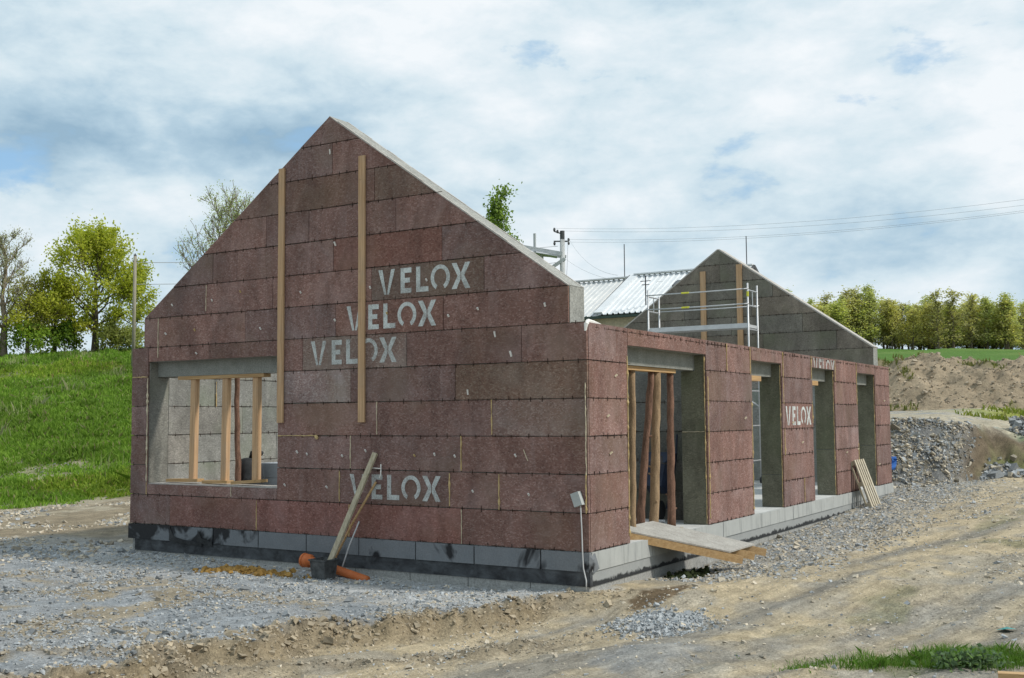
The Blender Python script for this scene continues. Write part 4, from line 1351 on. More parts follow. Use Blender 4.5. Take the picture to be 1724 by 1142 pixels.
# pipes on the floor
for (a, b, lab) in (((-2.6, 3.9, .03), (-.75, 4.1, .03), 'grey plastic pipe lying nearest the inner wall'), ((-2.4, 3.55, .03), (-.85, 3.65, .03), 'grey plastic pipe lying nearer the log props')):
    tag(MB().tube([a, b], .026, 8).build('floor_pipe', M['cable'], smooth=True), lab, 'pipe', 'pipes on the floor slab')

# ------------------------------------------------------------------ entrance ramp
ramp = thing('entrance_ramp', 'dusty board on three beams bridging from track to the first opening', 'ramp', loc=(0, 1.6, 0))


def rl(p):
    return (p[0], p[1] - 1.6, p[2])


for k_, (ya, yb) in enumerate(((1.52, 2.72), (2.05, 3.22), (2.62, 3.74))):
    a, b = (-.30, ya, .072), (1.06, yb, -.335)
    MB().beam(rl(a), rl(b), .075, .11).build('beam', M['wood_x'], ramp)
mb = MB()
top = [(-.34, 1.46, .146), (-.34, 2.72, .146), (.92, 3.66, -.226), (.92, 2.60, -.226)]
mb.add([rl(p_) for p_ in top] + [rl((p_[0], p_[1], p_[2] + .022)) for p_ in top], [(0, 1, 2, 3), (7, 6, 5, 4), (0, 4, 5, 1), (1, 5, 6, 2), (2, 6, 7, 3), (3, 7, 4, 0)])
mb.build('deck_board', M['ply'], ramp)
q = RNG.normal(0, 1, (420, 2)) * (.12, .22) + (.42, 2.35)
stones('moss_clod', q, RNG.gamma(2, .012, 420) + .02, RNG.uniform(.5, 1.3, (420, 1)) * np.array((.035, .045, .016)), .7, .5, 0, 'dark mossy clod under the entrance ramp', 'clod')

# ------------------------------------------------------------------ scaffold inside the house
sc = thing('scaffold_tower', 'aluminium scaffold tower with guard rails standing inside the shell', 'scaffold', loc=(-4.38, 14.95, 0))
for xs in (-1.41, 1.41):
    for ys in (-.36, .36):
        MB().tube([(xs, ys, .12), (xs, ys, 5.2 if not (xs < 0 < ys) else 5.08)], .023, 10).build('upright', M['alu'], sc, smooth=True)
        MB().tube([(xs - .02, ys, .08), (xs + .02, ys, .08)], .08, 12).build('castor', M['black'], sc)
    for z in (.6, 1.5, 2.4, 3.3, 4.0, 4.62, 5.02):
        MB().tube([(xs, -.36, z), (xs, .36, z)], .02, 8).build('rung', M['alu'], sc)
    MB().tube([(xs, .0, 4.62), (xs, .0, 5.02)], .014, 6).build('rung', M['alu'], sc)
for z in (4.66, 5.05):
    for ys in (-.39, .39):
        if ys > 0 and z > 5:
            continue
        MB().tube([(-1.45, ys, z), (0, ys, z - .005), (1.45, ys, z)], .016, 8).build('guard_rail', M['alu'], sc, smooth=True)
    MB().tube([(-.42, -.39, z), (-.2, -.39, z)], .022, 8).build('sticker', M['yellow'], sc)
MB().tube([(1.41, -.36, 4.85), (1.41, -.36, 4.98)], .030, 8).build('sticker', M['yellow'], sc)
MB().tube([(-1.41, -.36, 1.4), (1.41, -.36, 3.2)], .019, 8).build('diagonal_brace', M['alu'], sc)
MB().tube([(1.41, .36, 2.0), (-1.41, .36, 3.8)], .019, 8).build('diagonal_brace', M['alu'], sc)
MB().box(-1.40, -.33, 4.05, 1.40, .33, 4.13).build('deck', M['alu_dull'], sc)
MB().box(-1.44, -.36, 4.04, 1.44, -.332, 4.16).build('toe_board', M['alu_dull'], sc)

# ------------------------------------------------------------------ items by the front wall
pipe = thing('drain_pipe', 'orange plastic drain pipe with flared socket lying behind the black tub', 'pipe', loc=(-4.60, -.33, float(height(-4.60, -.33)) + .02))
MB().tube([(0, 0, .135), (.12, -.01, .13), (.14, -.012, .13), (1.22, -.03, -.07)], [.100, .098, .066, .058], 20).build('barrel', M['orange'], pipe, smooth=True)
MB().tube([(-.012, .001, .136), (.018, -.001, .134)], [.106, .106], 20).build('socket_rim', M['orange'], pipe)
MB().tube([(-.014, .001, .1362), (-.0145, .001, .1362)], [.088, .088], 20).build('socket_mouth', M['black'], pipe)
tubz = float(height(-3.88, -.72))
tub = thing('mortar_tub', 'square black mortar tub standing on the gravel by the front wall', 'tub', loc=(-3.88, -.72, tubz + .01))
mb = MB()
b0, b1, hh = .115, .143, .27
mb.add([(-b0, -b0, 0), (b0, -b0, 0), (b0, b0, 0), (-b0, b0, 0), (-b1, -b1, hh), (b1, -b1, hh), (b1, b1, hh), (-b1, b1, hh),
        (-b1 + .015, -b1 + .015, hh), (b1 - .015, -b1 + .015, hh), (b1 - .015, b1 - .015, hh), (-b1 + .015, b1 - .015, hh),
        (-b0 + .015, -b0 + .015, .03), (b0 - .015, -b0 + .015, .03), (b0 - .015, b0 - .015, .03), (-b0 + .015, b0 - .015, .03)],
       [(3, 2, 1, 0), (0, 1, 5, 4), (1, 2, 6, 5), (2, 3, 7, 6), (3, 0, 4, 7), (4, 5, 9, 8), (5, 6, 10, 9), (6, 7, 11, 10), (7, 4, 8, 11),
        (8, 9, 13, 12), (9, 10, 14, 13), (10, 11, 15, 14), (11, 8, 12, 15), (12, 13, 14, 15)])
mb.build('body', M['dirty_black'], tub)
mb = MB()
for (a, b) in (((-1, -1), (1, -1)), ((1, -1), (1, 1)), ((1, 1), (-1, 1)), ((-1, 1), (-1, -1))):
    mb.beam((a[0] * .150, a[1] * .150, hh), (b[0] * .150, b[1] * .150, hh), .02, .022)
mb.build('rim', M['dirty_black'], tub)
tag(MB().beam((-3.90, -.68, tubz + .06), (-3.50, -.035, 1.25), .085, .035, (0, -1, .3)).build('leaning_batten', M['wood_grey']), 'long pale batten leaning from the black tub against the wall', 'batten')
tag(MB().tube([(-4.12, -.36, float(height(-4.12, -.36)) + .02), (-3.80, -.2, .22), (-3.49, -.03, .83)], .018, 8).build('leaning_pole', M['wood_x'], smooth=True), 'thin brown wooden pole leaning on the wall beside the batten', 'pole')
tag(MB().tube([(-3.98, -.26, float(height(-3.98, -.26))), (-3.9, -.14, -.1), (-3.82, -.012, .24)], .011, 8).build('thin_rod', M['cable'], smooth=True), 'thin grey rod leaning against the wall right of the pole', 'rod')
tag(MB().tube([(-3.62, -.02, 1.02), (-3.52, -.05, 1.03), (-3.40, -.045, 1.025), (-3.40, -.03, 1.09), (-3.40, -.035, .93), (-3.43, -.03, .89)], .009, 6).build('tie_clamp', M['plug']), 'pale bent clamp hooked on the wall behind the batten tip', 'clamp')
bx = thing('junction_box', 'tilted grey junction box hanging from a cable on the near corner', 'junction box', loc=(-.13, -.05, .60))
mb = MB()
mb.beam((.025, 0, 0), (-.035, 0, .17), .115, .08, (0, -1, 0))
mb.build('case', M['box_grey'], bx)
MB().beam((.026, -.044, .003), (-.034, -.044, .172), .121, .016, (0, -1, 0)).build('lid', M['box_grey'], bx)
MB().tube([(.03, 0, .005), (.035, 0, -.02), (.045, .005, -.3), (.052, .005, -.6), (.065, 0, -.8), (.115, -.02, -.95), (.12, -.03, -1.06)], .0085, 8).build('cable', M['cable'], bx, smooth=True)

# pallet leaning on the long wall
pal = thing('wooden_pallet', 'pale slatted pallet leaning against the long wall near the far opening', 'pallet', loc=(.30, 13.3, -.36))
pb, ptop = np.array((.14, 0, .03)), np.array((-.24, 0, 1.12))
dv = (ptop - pb) / np.linalg.norm(ptop - pb)
nv = np.array((dv[2], 0, -dv[0]))


def pp(s, y, n_):
    return tuple(pb + dv * s + np.array((0, y, 0)) + nv * n_)


for y in (-.38, -.19, -.02, .17, .36):
    MB().beam(pp(0, y, 0), pp(1.12, y, 0), .10 if abs(y) > .3 else .085, .022, tuple(nv)).build('slat', M['wood_pale'], pal)
for s in (.06, .56, 1.06):
    MB().beam(pp(s, -.42, -.061), pp(s, .40, -.061), .10, .095, tuple(nv)).build('bearer', M['wood_grey'], pal)
for y in (-.36, 0, .34):
    MB().beam(pp(.0, y, -.122), pp(1.12, y, -.122), .09, .02, tuple(nv)).build('slat', M['wood_grey'], pal)

# blue sheeting at the far corner
mb = MB()
gv = []
for i in range(7):
    for j in range(5):
        gv.append((-.30 + .085 * j + random.uniform(-.03, .03), 17.30 + random.uniform(-.06, .06) + .04 * i, 0.30 + .075 * i + random.uniform(-.02, .02)))
mb.add(gv, [(i * 5 + j, i * 5 + j + 1, (i + 1) * 5 + j + 1, (i + 1) * 5 + j) for i in range(6) for j in range(4)])
mb.v = [(v_[0] - .06, v_[1], .32 + (v_[2] - .3) * .75) for v_ in mb.v]
tag(mb.build('blue_sheet', M['blue']), 'crumpled blue sheeting on the slate at the far corner', 'sheet')
# beam end and scrap in the foreground
zb_ = float(height(5.6, -3.0))
tag(MB().beam((5.33, -3.30, zb_ + .05), (6.5, -3.12, zb_ + .085), .09, .095).build('timber_beam', M['wood_x']), 'short squared timber lying in the bottom right corner', 'beam')
zt = float(height(5.05, -.9))
mb = MB()
mb.add([(4.98, -.95, zt + .02), (5.1, -1.0, zt + .05), (5.16, -.86, zt + .03), (5.04, -.8, zt + .015), (5.07, -.9, zt + .05)], [(0, 1, 4), (1, 2, 4), (2, 3, 4), (3, 0, 4)])
tag(mb.build('teal_scrap', M['teal']), 'small crumpled teal scrap on the track near the grass', 'scrap')

# ------------------------------------------------------------------ soil heap
hs = np.linspace(-9, 22, 170)
ht = np.linspace(-7.5, 7.5, 90)
HS, HT = np.meshgrid(hs, ht)
hd = np.array((.925, .38))
hn = np.array((-.38, .925))
HX = -6.2 + HS * hd[0] + HT * hn[0]
HY = 45.1 + HS * hd[1] + HT * hn[1]
base_h = height(HX, HY, False) - .25
crest = 2.8 + (fbm(HS * .16 + 3.1, HS * 0 + 1.7, 3, 401) - .5) * 1.0 + .15 * np.sin(HS * .9)
prof_ = np.clip(1 - np.abs(HT / (5.4 + (fbm(HS * .3, HT * .0 + 2, 2, 402) - .5) * 2)) ** 1.25, 0, 1)
lng = sstep(-9, -5, HS) * (1 - sstep(15, 22, HS))
HZ = crest * prof_ * lng
HZ = HZ + (fbm(HX * .6, HY * .6, 4, 403) - .5) * 1.5 * np.clip(HZ, 0, 1) + (fbm(HX * 2.4, HY * 2.4, 3, 404) - .5) * .7 * np.clip(HZ, 0, 1)
hidx = np.arange(HS.size).reshape(HS.shape)
HF = np.stack([hidx[:-1, :-1], hidx[:-1, 1:], hidx[1:, 1:], hidx[1:, :-1]], -1).reshape(-1, 4)
n2 = fbm(HX * .7, HY * .7, 4, 405)
hc = np.array((.33, .265, .185)) * (.75 + .5 * n2)[..., None]
gm = sstep(.62, .72, fbm(HX * .55 + 9, HY * .55, 3, 406))[..., None] * .55
hc = hc * (1 - gm) + np.array((.12, .13, .04)) * gm
HZs = HZ + base_h
heap = link('soil_heap', np_mesh('soil_heap', np.stack([HX, HY, HZs], -1).reshape(-1, 3), HF, hc.reshape(-1, 3), True), M['soil'])
tag(heap, 'long lumpy heap of brown excavated soil behind the house', 'soil heap')
sel = RNG.integers(0, HS.size, 16000)
sel = sel[(HZ.ravel()[sel] > .15)]
q = np.stack([HX.ravel()[sel], HY.ravel()[sel]], -1) + RNG.uniform(-.1, .1, (len(sel), 2))
v = RNG.uniform(.22, .42, len(sel))[:, None]
stones('soil_clods', q, RNG.gamma(1.6, .035, len(sel)) + .04, v * np.array((1.12, .93, .70)), .6, .5, .45, 'clods and stones embedded in the brown soil heap', 'clods', zoff=HZs.ravel()[sel])


# ------------------------------------------------------------------ vegetation
def blades(name, pts, h, wd, cols, lean=.35, z=None, label=None, mat='grass', parent=None, kind='stuff', cat=None):
    n = len(pts)
    z = height(pts[:, 0], pts[:, 1]) if z is None else z
    a = RNG.uniform(0, 2 * np.pi, n)
    b = RNG.uniform(0, 2 * np.pi, n)
    ln_ = np.abs(RNG.normal(0, lean, n)) * h
    base = np.c_[pts, z - .02]
    sd_ = np.c_[np.cos(a), np.sin(a), np.zeros(n)] * (wd / 2)[:, None]
    tip = base + np.c_[np.cos(b) * ln_, np.sin(b) * ln_, h]
    mid = base + np.c_[np.cos(b) * ln_ * .3, np.sin(b) * ln_ * .3, h * .6]
    V = np.stack([base - sd_, base + sd_, mid + sd_ * .7, tip, mid - sd_ * .7], 1)
    F = np.arange(n)[:, None] * 5 + np.arange(5)[None]
    C = np.repeat(cols, 5, 0)
    o = link(name, np_mesh(name, V.reshape(-1, 3), F, C), M[mat], parent)
    return tag(o, label, cat, kind=kind)


def green(n, a=(.105, .205, .022), b=(.22, .345, .052), dry=.06):
    t = RNG.random(n)[:, None]
    c = np.array(a) * (1 - t) + np.array(b) * t
    d_ = RNG.random(n)[:, None] < dry
    return np.where(d_, np.array((.30, .28, .14)) * RNG.uniform(.7, 1.1, (n, 1)), c)


# meadow slope: denser towards the viewer
p = []
for D0, D1, cnt in ((26, 34, 42000), (34, 45, 52000), (45, 66, 60000)):
    D = RNG.uniform(D0, D1, cnt)
    lat = RNG.uniform(-.58, -.28, cnt) * D
    p.append(np.c_[CAM[0] - math.sin(YAW) * D + math.cos(YAW) * lat, CAM[1] + math.cos(YAW) * D + math.sin(YAW) * lat])
p = np.concatenate(p)
p = p[RNG.random(len(p)) < grass_mask(p[:, 0], p[:, 1])]
d_ = cam_d(p)
gn = fbm(p[:, 0] * .5, p[:, 1] * .5, 4, 501)
gcl = green(len(p), dry=.07) * (.50 + 1.0 * gn)[:, None]
gy = sstep(.52, .66, fbm(p[:, 0] * .22, p[:, 1] * .22, 3, 502))[:, None]
gcl = gcl * (1 - gy * .5) + gcl * np.array((1.5, 1.12, .9)) * gy * .5
blades('meadow_grass', p, RNG.uniform(.08, .24, len(p)) * (.25 + .75 * grass_mask(p[:, 0], p[:, 1])) * (.25 + 2.6 * np.clip(fbm(p[:, 0] * 1.3, p[:, 1] * 1.3, 3, 503) - .2, 0, 1)), .022 + d_ * .0011, gcl, .5, label='lush green meadow grass on the slope left of the house', cat='grass')
# tall dry stalk clumps
cl = []
for (D, lx, m_) in ((38, -.47, 26), (40, -.50, 30), (42, -.455, 22), (44, -.43, 18), (36, -.485, 30), (48, -.40, 20), (52, -.36, 24), (56, -.45, 30), (58, -.39, 24), (33, -.37, 16), (47, -.49, 30)):
    lat = lx * D
    c0 = np.array((CAM[0] - math.sin(YAW) * D + math.cos(YAW) * lat, CAM[1] + math.cos(YAW) * D + math.sin(YAW) * lat))
    cl.append(c0 + RNG.normal(0, .35, (m_ * 2, 2)))
cl = np.concatenate(cl)
blades('dry_stalks', cl, RNG.uniform(.3, .7, len(cl)), np.full(len(cl), .018), np.tile(np.array((.36, .38, .20)), (len(cl), 1)) * RNG.uniform(.7, 1.1, (len(cl), 1)), .5,
       label='pale dry grass stalks scattered over the green slope', cat='grass')
# grass fringe at the left corner of the house and its soil
q = RNG.normal(0, 1, (1500, 2)) * (.35, .5) + (-9.7, 3.6)
blades('corner_grass', q, RNG.uniform(.08, .28, len(q)), np.full(len(q), .02), green(len(q)) * .8, .5, label='dark green grass tuft by the left house corner', cat='grass')
# foreground patch
m_ = scatter(90000, 3.0, 6.6, -4.3, -1.2, lambda x, y: np.clip(1.15 - np.hypot((x - 4.75) / 1.15, (y + 2.55 - .42 * (x - 4.7)) / .62) + (fbm(x * 3, y * 3, 3, 511) - .5) * 1.3, 0, 1) ** 1.2)
m_ = m_[:24000]
gn = fbm(m_[:, 0] * 4, m_[:, 1] * 4, 3, 512)
blades('track_grass', m_, RNG.uniform(.04, .14, len(m_)) * (.3 + 1.2 * gn) * np.clip(1.55 - np.hypot((m_[:, 0] - 4.75) / 1.15, (m_[:, 1] + 2.55 - .42 * (m_[:, 0] - 4.7)) / .62), .5, 1), np.full(len(m_), .006), green(len(m_), (.07, .15, .02), (.15, .27, .045), .05) * (.7 + .6 * gn)[:, None], .6,
       label='bright green grass patch on the track in the right foreground', cat='grass')
q = scatter(14000, 2.4, 9.5, -4.6, 9, lambda x, y: sstep(.60, .72, fbm(x * 1.1, y * .7, 3, 105)) * sstep(2.6, 4.0, x) * .8)
blades('sparse_grass', q, RNG.uniform(.015, .05, len(q)), np.full(len(q), .006), green(len(q), (.07, .10, .03), (.15, .17, .06), .3), .8, label='thin worn grass sprouting on the earth track', cat='grass')
q = scatter(16000, -3, 12, 26, 42, lambda x, y: sstep(.45, .6, fbm(x * .5, y * .5, 3, 513)) * sstep(-1, 2, x))
blades('plateau_grass', q, RNG.uniform(.08, .25, len(q)), np.full(len(q), .07), green(len(q), (.14, .19, .03), (.27, .29, .06), .1), .5, label='yellow-green weeds on the ground before the soil heap', cat='grass')
q = scatter(9000, -60, 40, 62, 110, lambda x, y: np.ones_like(x) * .9)


def leaf_quads(P, size, cols, rng, flat=.0):
    n = len(P)
    nrm = rng.normal(0, 1, (n, 3))
    nrm[:, 2] += flat
    nrm /= np.linalg.norm(nrm, axis=1)[:, None]
    t = np.cross(nrm, rng.normal(0, 1, (n, 3)))
    t /= np.linalg.norm(t, axis=1)[:, None]
    b = np.cross(nrm, t)
    s = (size * rng.uniform(.6, 1.25, n))[:, None]
    V = np.stack([P - t * s * .5, P + b * s * .32 - nrm * s * .06, P + t * s * .5, P - b * s * .32 - nrm * s * .06], 1)
    return V.reshape(-1, 3), np.arange(n * 4).reshape(-1, 4), np.repeat(cols, 4, 0)


def grow(seed, H, r0, first, limb_len, limbs, lvl2, lvl3, el=(25, 60), profile=None, up_bend=.35, fork=False):
    """trunk + limbs + twigs; returns tube list and twig sample points"""
    rg = random.Random(seed)
    tubes, tips = [], []
    n = 9
    trunk = [Vector((0, 0, -.3))]
    for i in range(1, n + 1):
        t = i / n
        trunk.append(Vector((rg.uniform(-1, 1) * .03 * H * t, rg.uniform(-1, 1) * .03 * H * t, H * t * .96)))
    tr = [r0 * (1.25 if i == 0 else 1) * (1 - .93 * (i / n) ** .85) for i in range(n + 1)]
    tubes.append((trunk, tr, 8))

    def along(path, t):
        f = t * (len(path) - 1)
        i = min(int(f), len(path) - 2)
        return path[i].lerp(path[i + 1], f - i)

    def branch(p, d, ln_, rr, k, sides):
        pts, cur, dd = [p], p.copy(), d.normalized()
        for i in range(k):
            dd = (dd + Vector((rg.uniform(-1, 1), rg.uniform(-1, 1), rg.uniform(-.5, 1) * up_bend * 2)) * .22).normalized()
            cur = cur + dd * ln_ / k
            pts.append(cur.copy())
        tubes.append((pts, [rr * (1 - .85 * i / k) for i in range(k + 1)], sides))
        return pts
    a = rg.uniform(0, 6)
    for i in range(limbs):
        t = first + (1 - first) * (i + rg.uniform(0, .8)) / limbs
        t = min(t, .99)
        a += 2.4 + rg.uniform(-.4, .4)
        e = rad(el[0] + (el[1] - el[0]) * t + rg.uniform(-8, 8))
        pf = profile(t) if profile else (1 - .55 * t)
        d = Vector((math.cos(a) * math.cos(e), math.sin(a) * math.cos(e), math.sin(e)))
        L1 = limb_len * pf * rg.uniform(.75, 1.15)
        rr = r0 * .42 * (1 - .7 * t)
        lp = branch(along(trunk, t), d, L1, rr, 6, 6)
        tips.append(lp[-1])
        for j in range(lvl2):
            tt = rg.uniform(.25, 1)
            dd = (lp[-1] - lp[0]).normalized() + Vector((rg.uniform(-1, 1), rg.uniform(-1, 1), rg.uniform(-.4, .9))) * .9
            L2 = L1 * rg.uniform(.28, .5)
            bp = branch(along(lp, tt), dd, L2, rr * .45, 4, 4)
            tips += [bp[2], bp[-1]]
            for q_ in range(lvl3):
                d3 = (bp[-1] - bp[0]).normalized() + Vector((rg.uniform(-1, 1), rg.uniform(-1, 1), rg.uniform(-.3, 1))) * .9
                tp = branch(along(bp, rg.uniform(.3, 1)), d3, L2 * rg.uniform(.4, .7), rr * .2, 3, 3)
                tips += [tp[1], tp[-1]]
    return tubes, np.array([tuple(t) for t in tips])


def make_tree(name, label, cat, loc, seed, H, r0, first, limb_len, limbs, l2, l3, leaves, lsize, ca, cb_, spread, el=(25, 60), profile=None, group=None, bark='treebark', thin=1.0, clump=.8, mesh_only=False):
    rng = np.random.default_rng(seed)
    tubes, tips = grow(seed, H, r0, first, limb_len, limbs, l2, l3, el, profile)
    mb = MB()
    for pts, rr, s in tubes:
        mb.tube(pts, [max(x_, .006 * thin) for x_ in rr], s, cap=False)
    tm = mb.mesh('trunk', True)
    k = rng.integers(0, len(tips), leaves)
    P = tips[k] + rng.normal(0, 1, (leaves, 3)) * spread * rng.uniform(.3, 1.0, (leaves, 1))
    P[:, 2] = np.maximum(P[:, 2], .15)
    tint = rng.random(len(tips))[k][:, None] * clump + rng.random((leaves, 1)) * (1 - clump)
    cols = (np.array(ca) * (1 - tint) + np.array(cb_) * tint) * rng.uniform(.8, 1.2, (leaves, 1))
    V, F, C = leaf_quads(P, lsize, cols, rng, .3)
    lm = np_mesh('crown', V, F, C)
    if mesh_only:
        return tm, lm
    root = thing(name, label, cat, group, loc)
    link('trunk', tm, M[bark], root)
    link('crown', lm, M['leaf'], root)
    return root


def on_ground(x, y, dz=-.05):
    return (x, y, float(height(x, y, False)) + dz)


YG_A, YG_B = (.27, .32, .035), (.58, .58, .10)
make_tree('leafy_tree', 'large yellow-green maple-like tree in fresh leaf on the left slope', 'tree', on_ground(-45.9, 27.6), 61, 6.4, .22, .14, 3.2, 26, 5, 3, 15500, .17, YG_A, YG_B, .30,
          (12, 66), lambda t: .62 + .55 * math.sin(math.pi * min(1, t * 1.05)) - .35 * t)
make_tree('leafy_tree', 'lower spreading yellow-green tree left of the tall leafy one', 'tree', on_ground(-47.3, 26.0), 63, 3.4, .15, .1, 2.3, 16, 5, 3, 9500, .16, (.28, .31, .035), (.58, .56, .10), .30, (10, 55))
make_tree('leafy_tree', 'small yellow-green tree crowding the right side of the tall leafy one', 'tree', on_ground(-44.6, 29.2), 64, 4.4, .12, .3, 1.8, 14, 5, 2, 4200, .17, (.28, .33, .05), (.56, .57, .13), .32, (20, 60))
make_tree('budding_tree', 'grey budding tree with bare twigs at the left edge', 'tree', on_ground(-48.4, 23.6), 71, 6.6, .24, .22, 2.6, 22, 6, 4, 4200, .09, (.30, .30, .18), (.54, .54, .40), .2, (25, 68), bark='twig', thin=2.2)
make_tree('budding_tree', 'thin olive budding tree beside the grey one at the left edge', 'tree', on_ground(-47.7, 24.6), 73, 3.8, .14, .15, 2.0, 16, 5, 3, 3600, .13, (.24, .25, .06), (.42, .40, .13), .32, (20, 60), bark='twig', thin=1.6)
make_tree('budding_tree', 'pale half-bare tree rising behind the left slope of the front gable', 'tree', on_ground(-45.0, 36.6), 78, 9.0, .2, .36, 4.3, 26, 7, 4, 6200, .11, (.30, .36, .15), (.54, .58, .34), .25, (28, 66), lambda t: 1.0 - .45 * t, bark='twig', thin=2.4)
make_tree('tall_tree', 'dark green leafy tree rising behind the right slope of the front gable', 'tree', on_ground(-32.9, 50.0), 81, 12.4, .24, .3, 2.0, 26, 5, 2, 5200, .24, (.10, .16, .03), (.28, .38, .10), .38, (40, 75), lambda t: .9 - .35 * t)
# bushes at the foot of the left trees
for i, (x_, y_, s_, lab) in enumerate(((-47.0, 24.2, 1.1, 'bright green bush under the grey budding tree'), (-46.4, 26.0, 1.0, 'dark green bush under the leafy trees'), (-44.6, 27.6, .95, 'olive bush at the foot of the tall leafy tree'),
                                       (-43.9, 28.4, .8, 'pale olive bush nearest the utility pole on the left'), (-48.9, 22.6, 1.0, 'green bush at the left edge of the picture'))):
    make_tree('bush', lab, 'bush', on_ground(x_, y_), 90 + i, 1.15 * s_, .05, .05, 1.2 * s_, 12, 4, 1, 1800, .17, [(.14, .24, .03), (.08, .14, .02), (.2, .23, .06), (.25, .28, .09), (.16, .25, .04)][i],
              [(.34, .46, .07), (.2, .3, .05), (.38, .40, .13), (.44, .46, .18), (.36, .45, .08)][i], .28, (10, 70), group='bushes along the meadow edge')

# row of young poplars on the far field
variants = []
PCOL = [((.42, .42, .16), (.66, .63, .32)), ((.36, .39, .15), (.60, .61, .31)), ((.40, .38, .12), (.66, .61, .28)), ((.30, .29, .12), (.52, .49, .25)), ((.40, .43, .14), (.62, .63, .28)),
        ((.38, .36, .15), (.62, .58, .33)), ((.34, .37, .14), (.57, .58, .28))]
for i in range(7):
    variants.append(make_tree('', '', '', None, 200 + i, (8.6, 9.6, 9.0, 10.2, 8.2, 9.8, 10.6)[i], .14, .05, (1.8, 1.5, 2.2, 1.7, 2.3, 1.6, 2.0)[i], 34, 4, 1, (2600, 1900, 2400, 1300, 2800, 1500, 2400)[i], .31,
                              *PCOL[i], (.45, .38, .5, .42, .5, .4, .46)[i], (42, 76), lambda t: 1.0 - .4 * t, thin=3.0, mesh_only=True))
rs = random.Random(33)
pos = -62.0
k_ = 0
while pos < -14:
    x_ = pos + rs.uniform(-.5, .5)
    y_ = 205.8 + (x_ + 57.28) * .618 + rs.uniform(-13, 9)
    root = thing('poplar_tree', 'slender yellow-green poplar in the row along the far field', 'tree', 'poplars in the far row', on_ground(x_, y_, -.1))
    tm, lm = variants[rs.randrange(7)]
    s_ = rs.uniform(.84, 1.10) * (1 + .06 * math.sin(pos * .35))
    gap_ = False
    root.scale = (s_ * rs.uniform(1.3, 1.8), s_ * rs.uniform(1.3, 1.8), s_ * .95)
    root.rotation_euler = (0, 0, rs.uniform(0, 6.28))
    link('trunk', tm, M['treebark'], root)
    link('crown', lm, M['leaf'], root)
    pos += rs.uniform(.28, .62)
    k_ += 1
# weeds
for i, (x_, y_, lab) in enumerate(((4.95, -2.95, 'grey-green broad-leaved weed at the front of the grass patch'), (5.12, -2.78, 'taller grey-green weed beside the squared timber'))):
    rng = np.random.default_rng(300 + i)
    z0 = float(height(x_, y_))
    P = rng.normal(0, 1, (260, 3)) * (.10, .09, .035) + (0, 0, .07)
    P[:, 2] = np.abs(P[:, 2])
    V, F, C = leaf_quads(P, .055, np.array((.11, .17, .09)) * rng.uniform(.6, 1.5, (260, 1)), rng, .8)
    wd_ = thing('weed', lab, 'weed', 'weeds in the grass patch', (x_, y_, z0))
    link('foliage', np_mesh('foliage', V, F, C), M['leaf'], wd_)
    mb = MB()
    for j in range(7):
        a = j * .9
        mb.tube([(0, 0, -.02), (.05 * math.cos(a), .05 * math.sin(a), .06), (.1 * math.cos(a), .1 * math.sin(a), .10)], [.004, .003, .002], 4)
    mb.build('stem', M['twig'], wd_)
sel = RNG.integers(0, HS.size, 60000)
hm = (HZ.ravel()[sel] > .3) & (fbm(HX.ravel()[sel] * .55 + 9, HY.ravel()[sel] * .55, 3, 406) > .645)
sel = sel[hm][:3000]
q = np.stack([HX.ravel()[sel], HY.ravel()[sel]], -1) + RNG.uniform(-.12, .12, (len(sel), 2))
blades('heap_weeds', q, RNG.uniform(.1, .3, len(q)), np.full(len(q), .09), green(len(q), (.09, .12, .03), (.22, .22, .08), .2), .6, z=HZs.ravel()[sel], label='patchy weeds growing on the brown soil heap', cat='weeds')

# ------------------------------------------------------------------ old farm building behind
RX0, RX1, RSEAM = -22.0, -6.7, -11.45
RY, RZ, EY, EZ = 25.8, 7.2, 22.6, 5.46
farm = thing('farm_building', 'old cream farm building with white ribbed metal roof behind the shell', 'building', loc=(-14, RY, 1.2))


def fl(p):
    return (p[0] + 14, p[1] - RY, p[2] - 1.2)


mb = MB()
wall_pts = [(RX0 + .3, EY + .35), (RX1 - .3, EY + .35), (RX1 - .3, 2 * RY - EY - .35), (RX0 + .3, 2 * RY - EY - .35)]
mb.box(*fl((RX0 + .3, EY + .35, .3)), *fl((RX1 - .3, 2 * RY - EY - .35, EZ - .12)))
for xx in (RX0 + .3, RX1 - .35):
    mb.prism([(EY + .4, EZ - .12), (2 * RY - EY - .4, EZ - .12), (RY, RZ - .14)], fl((0, 0, 0)), (0, 1, 0), Z3, (1, 0, 0), xx, xx + .05)
mb.build('wall', M['render'], farm)


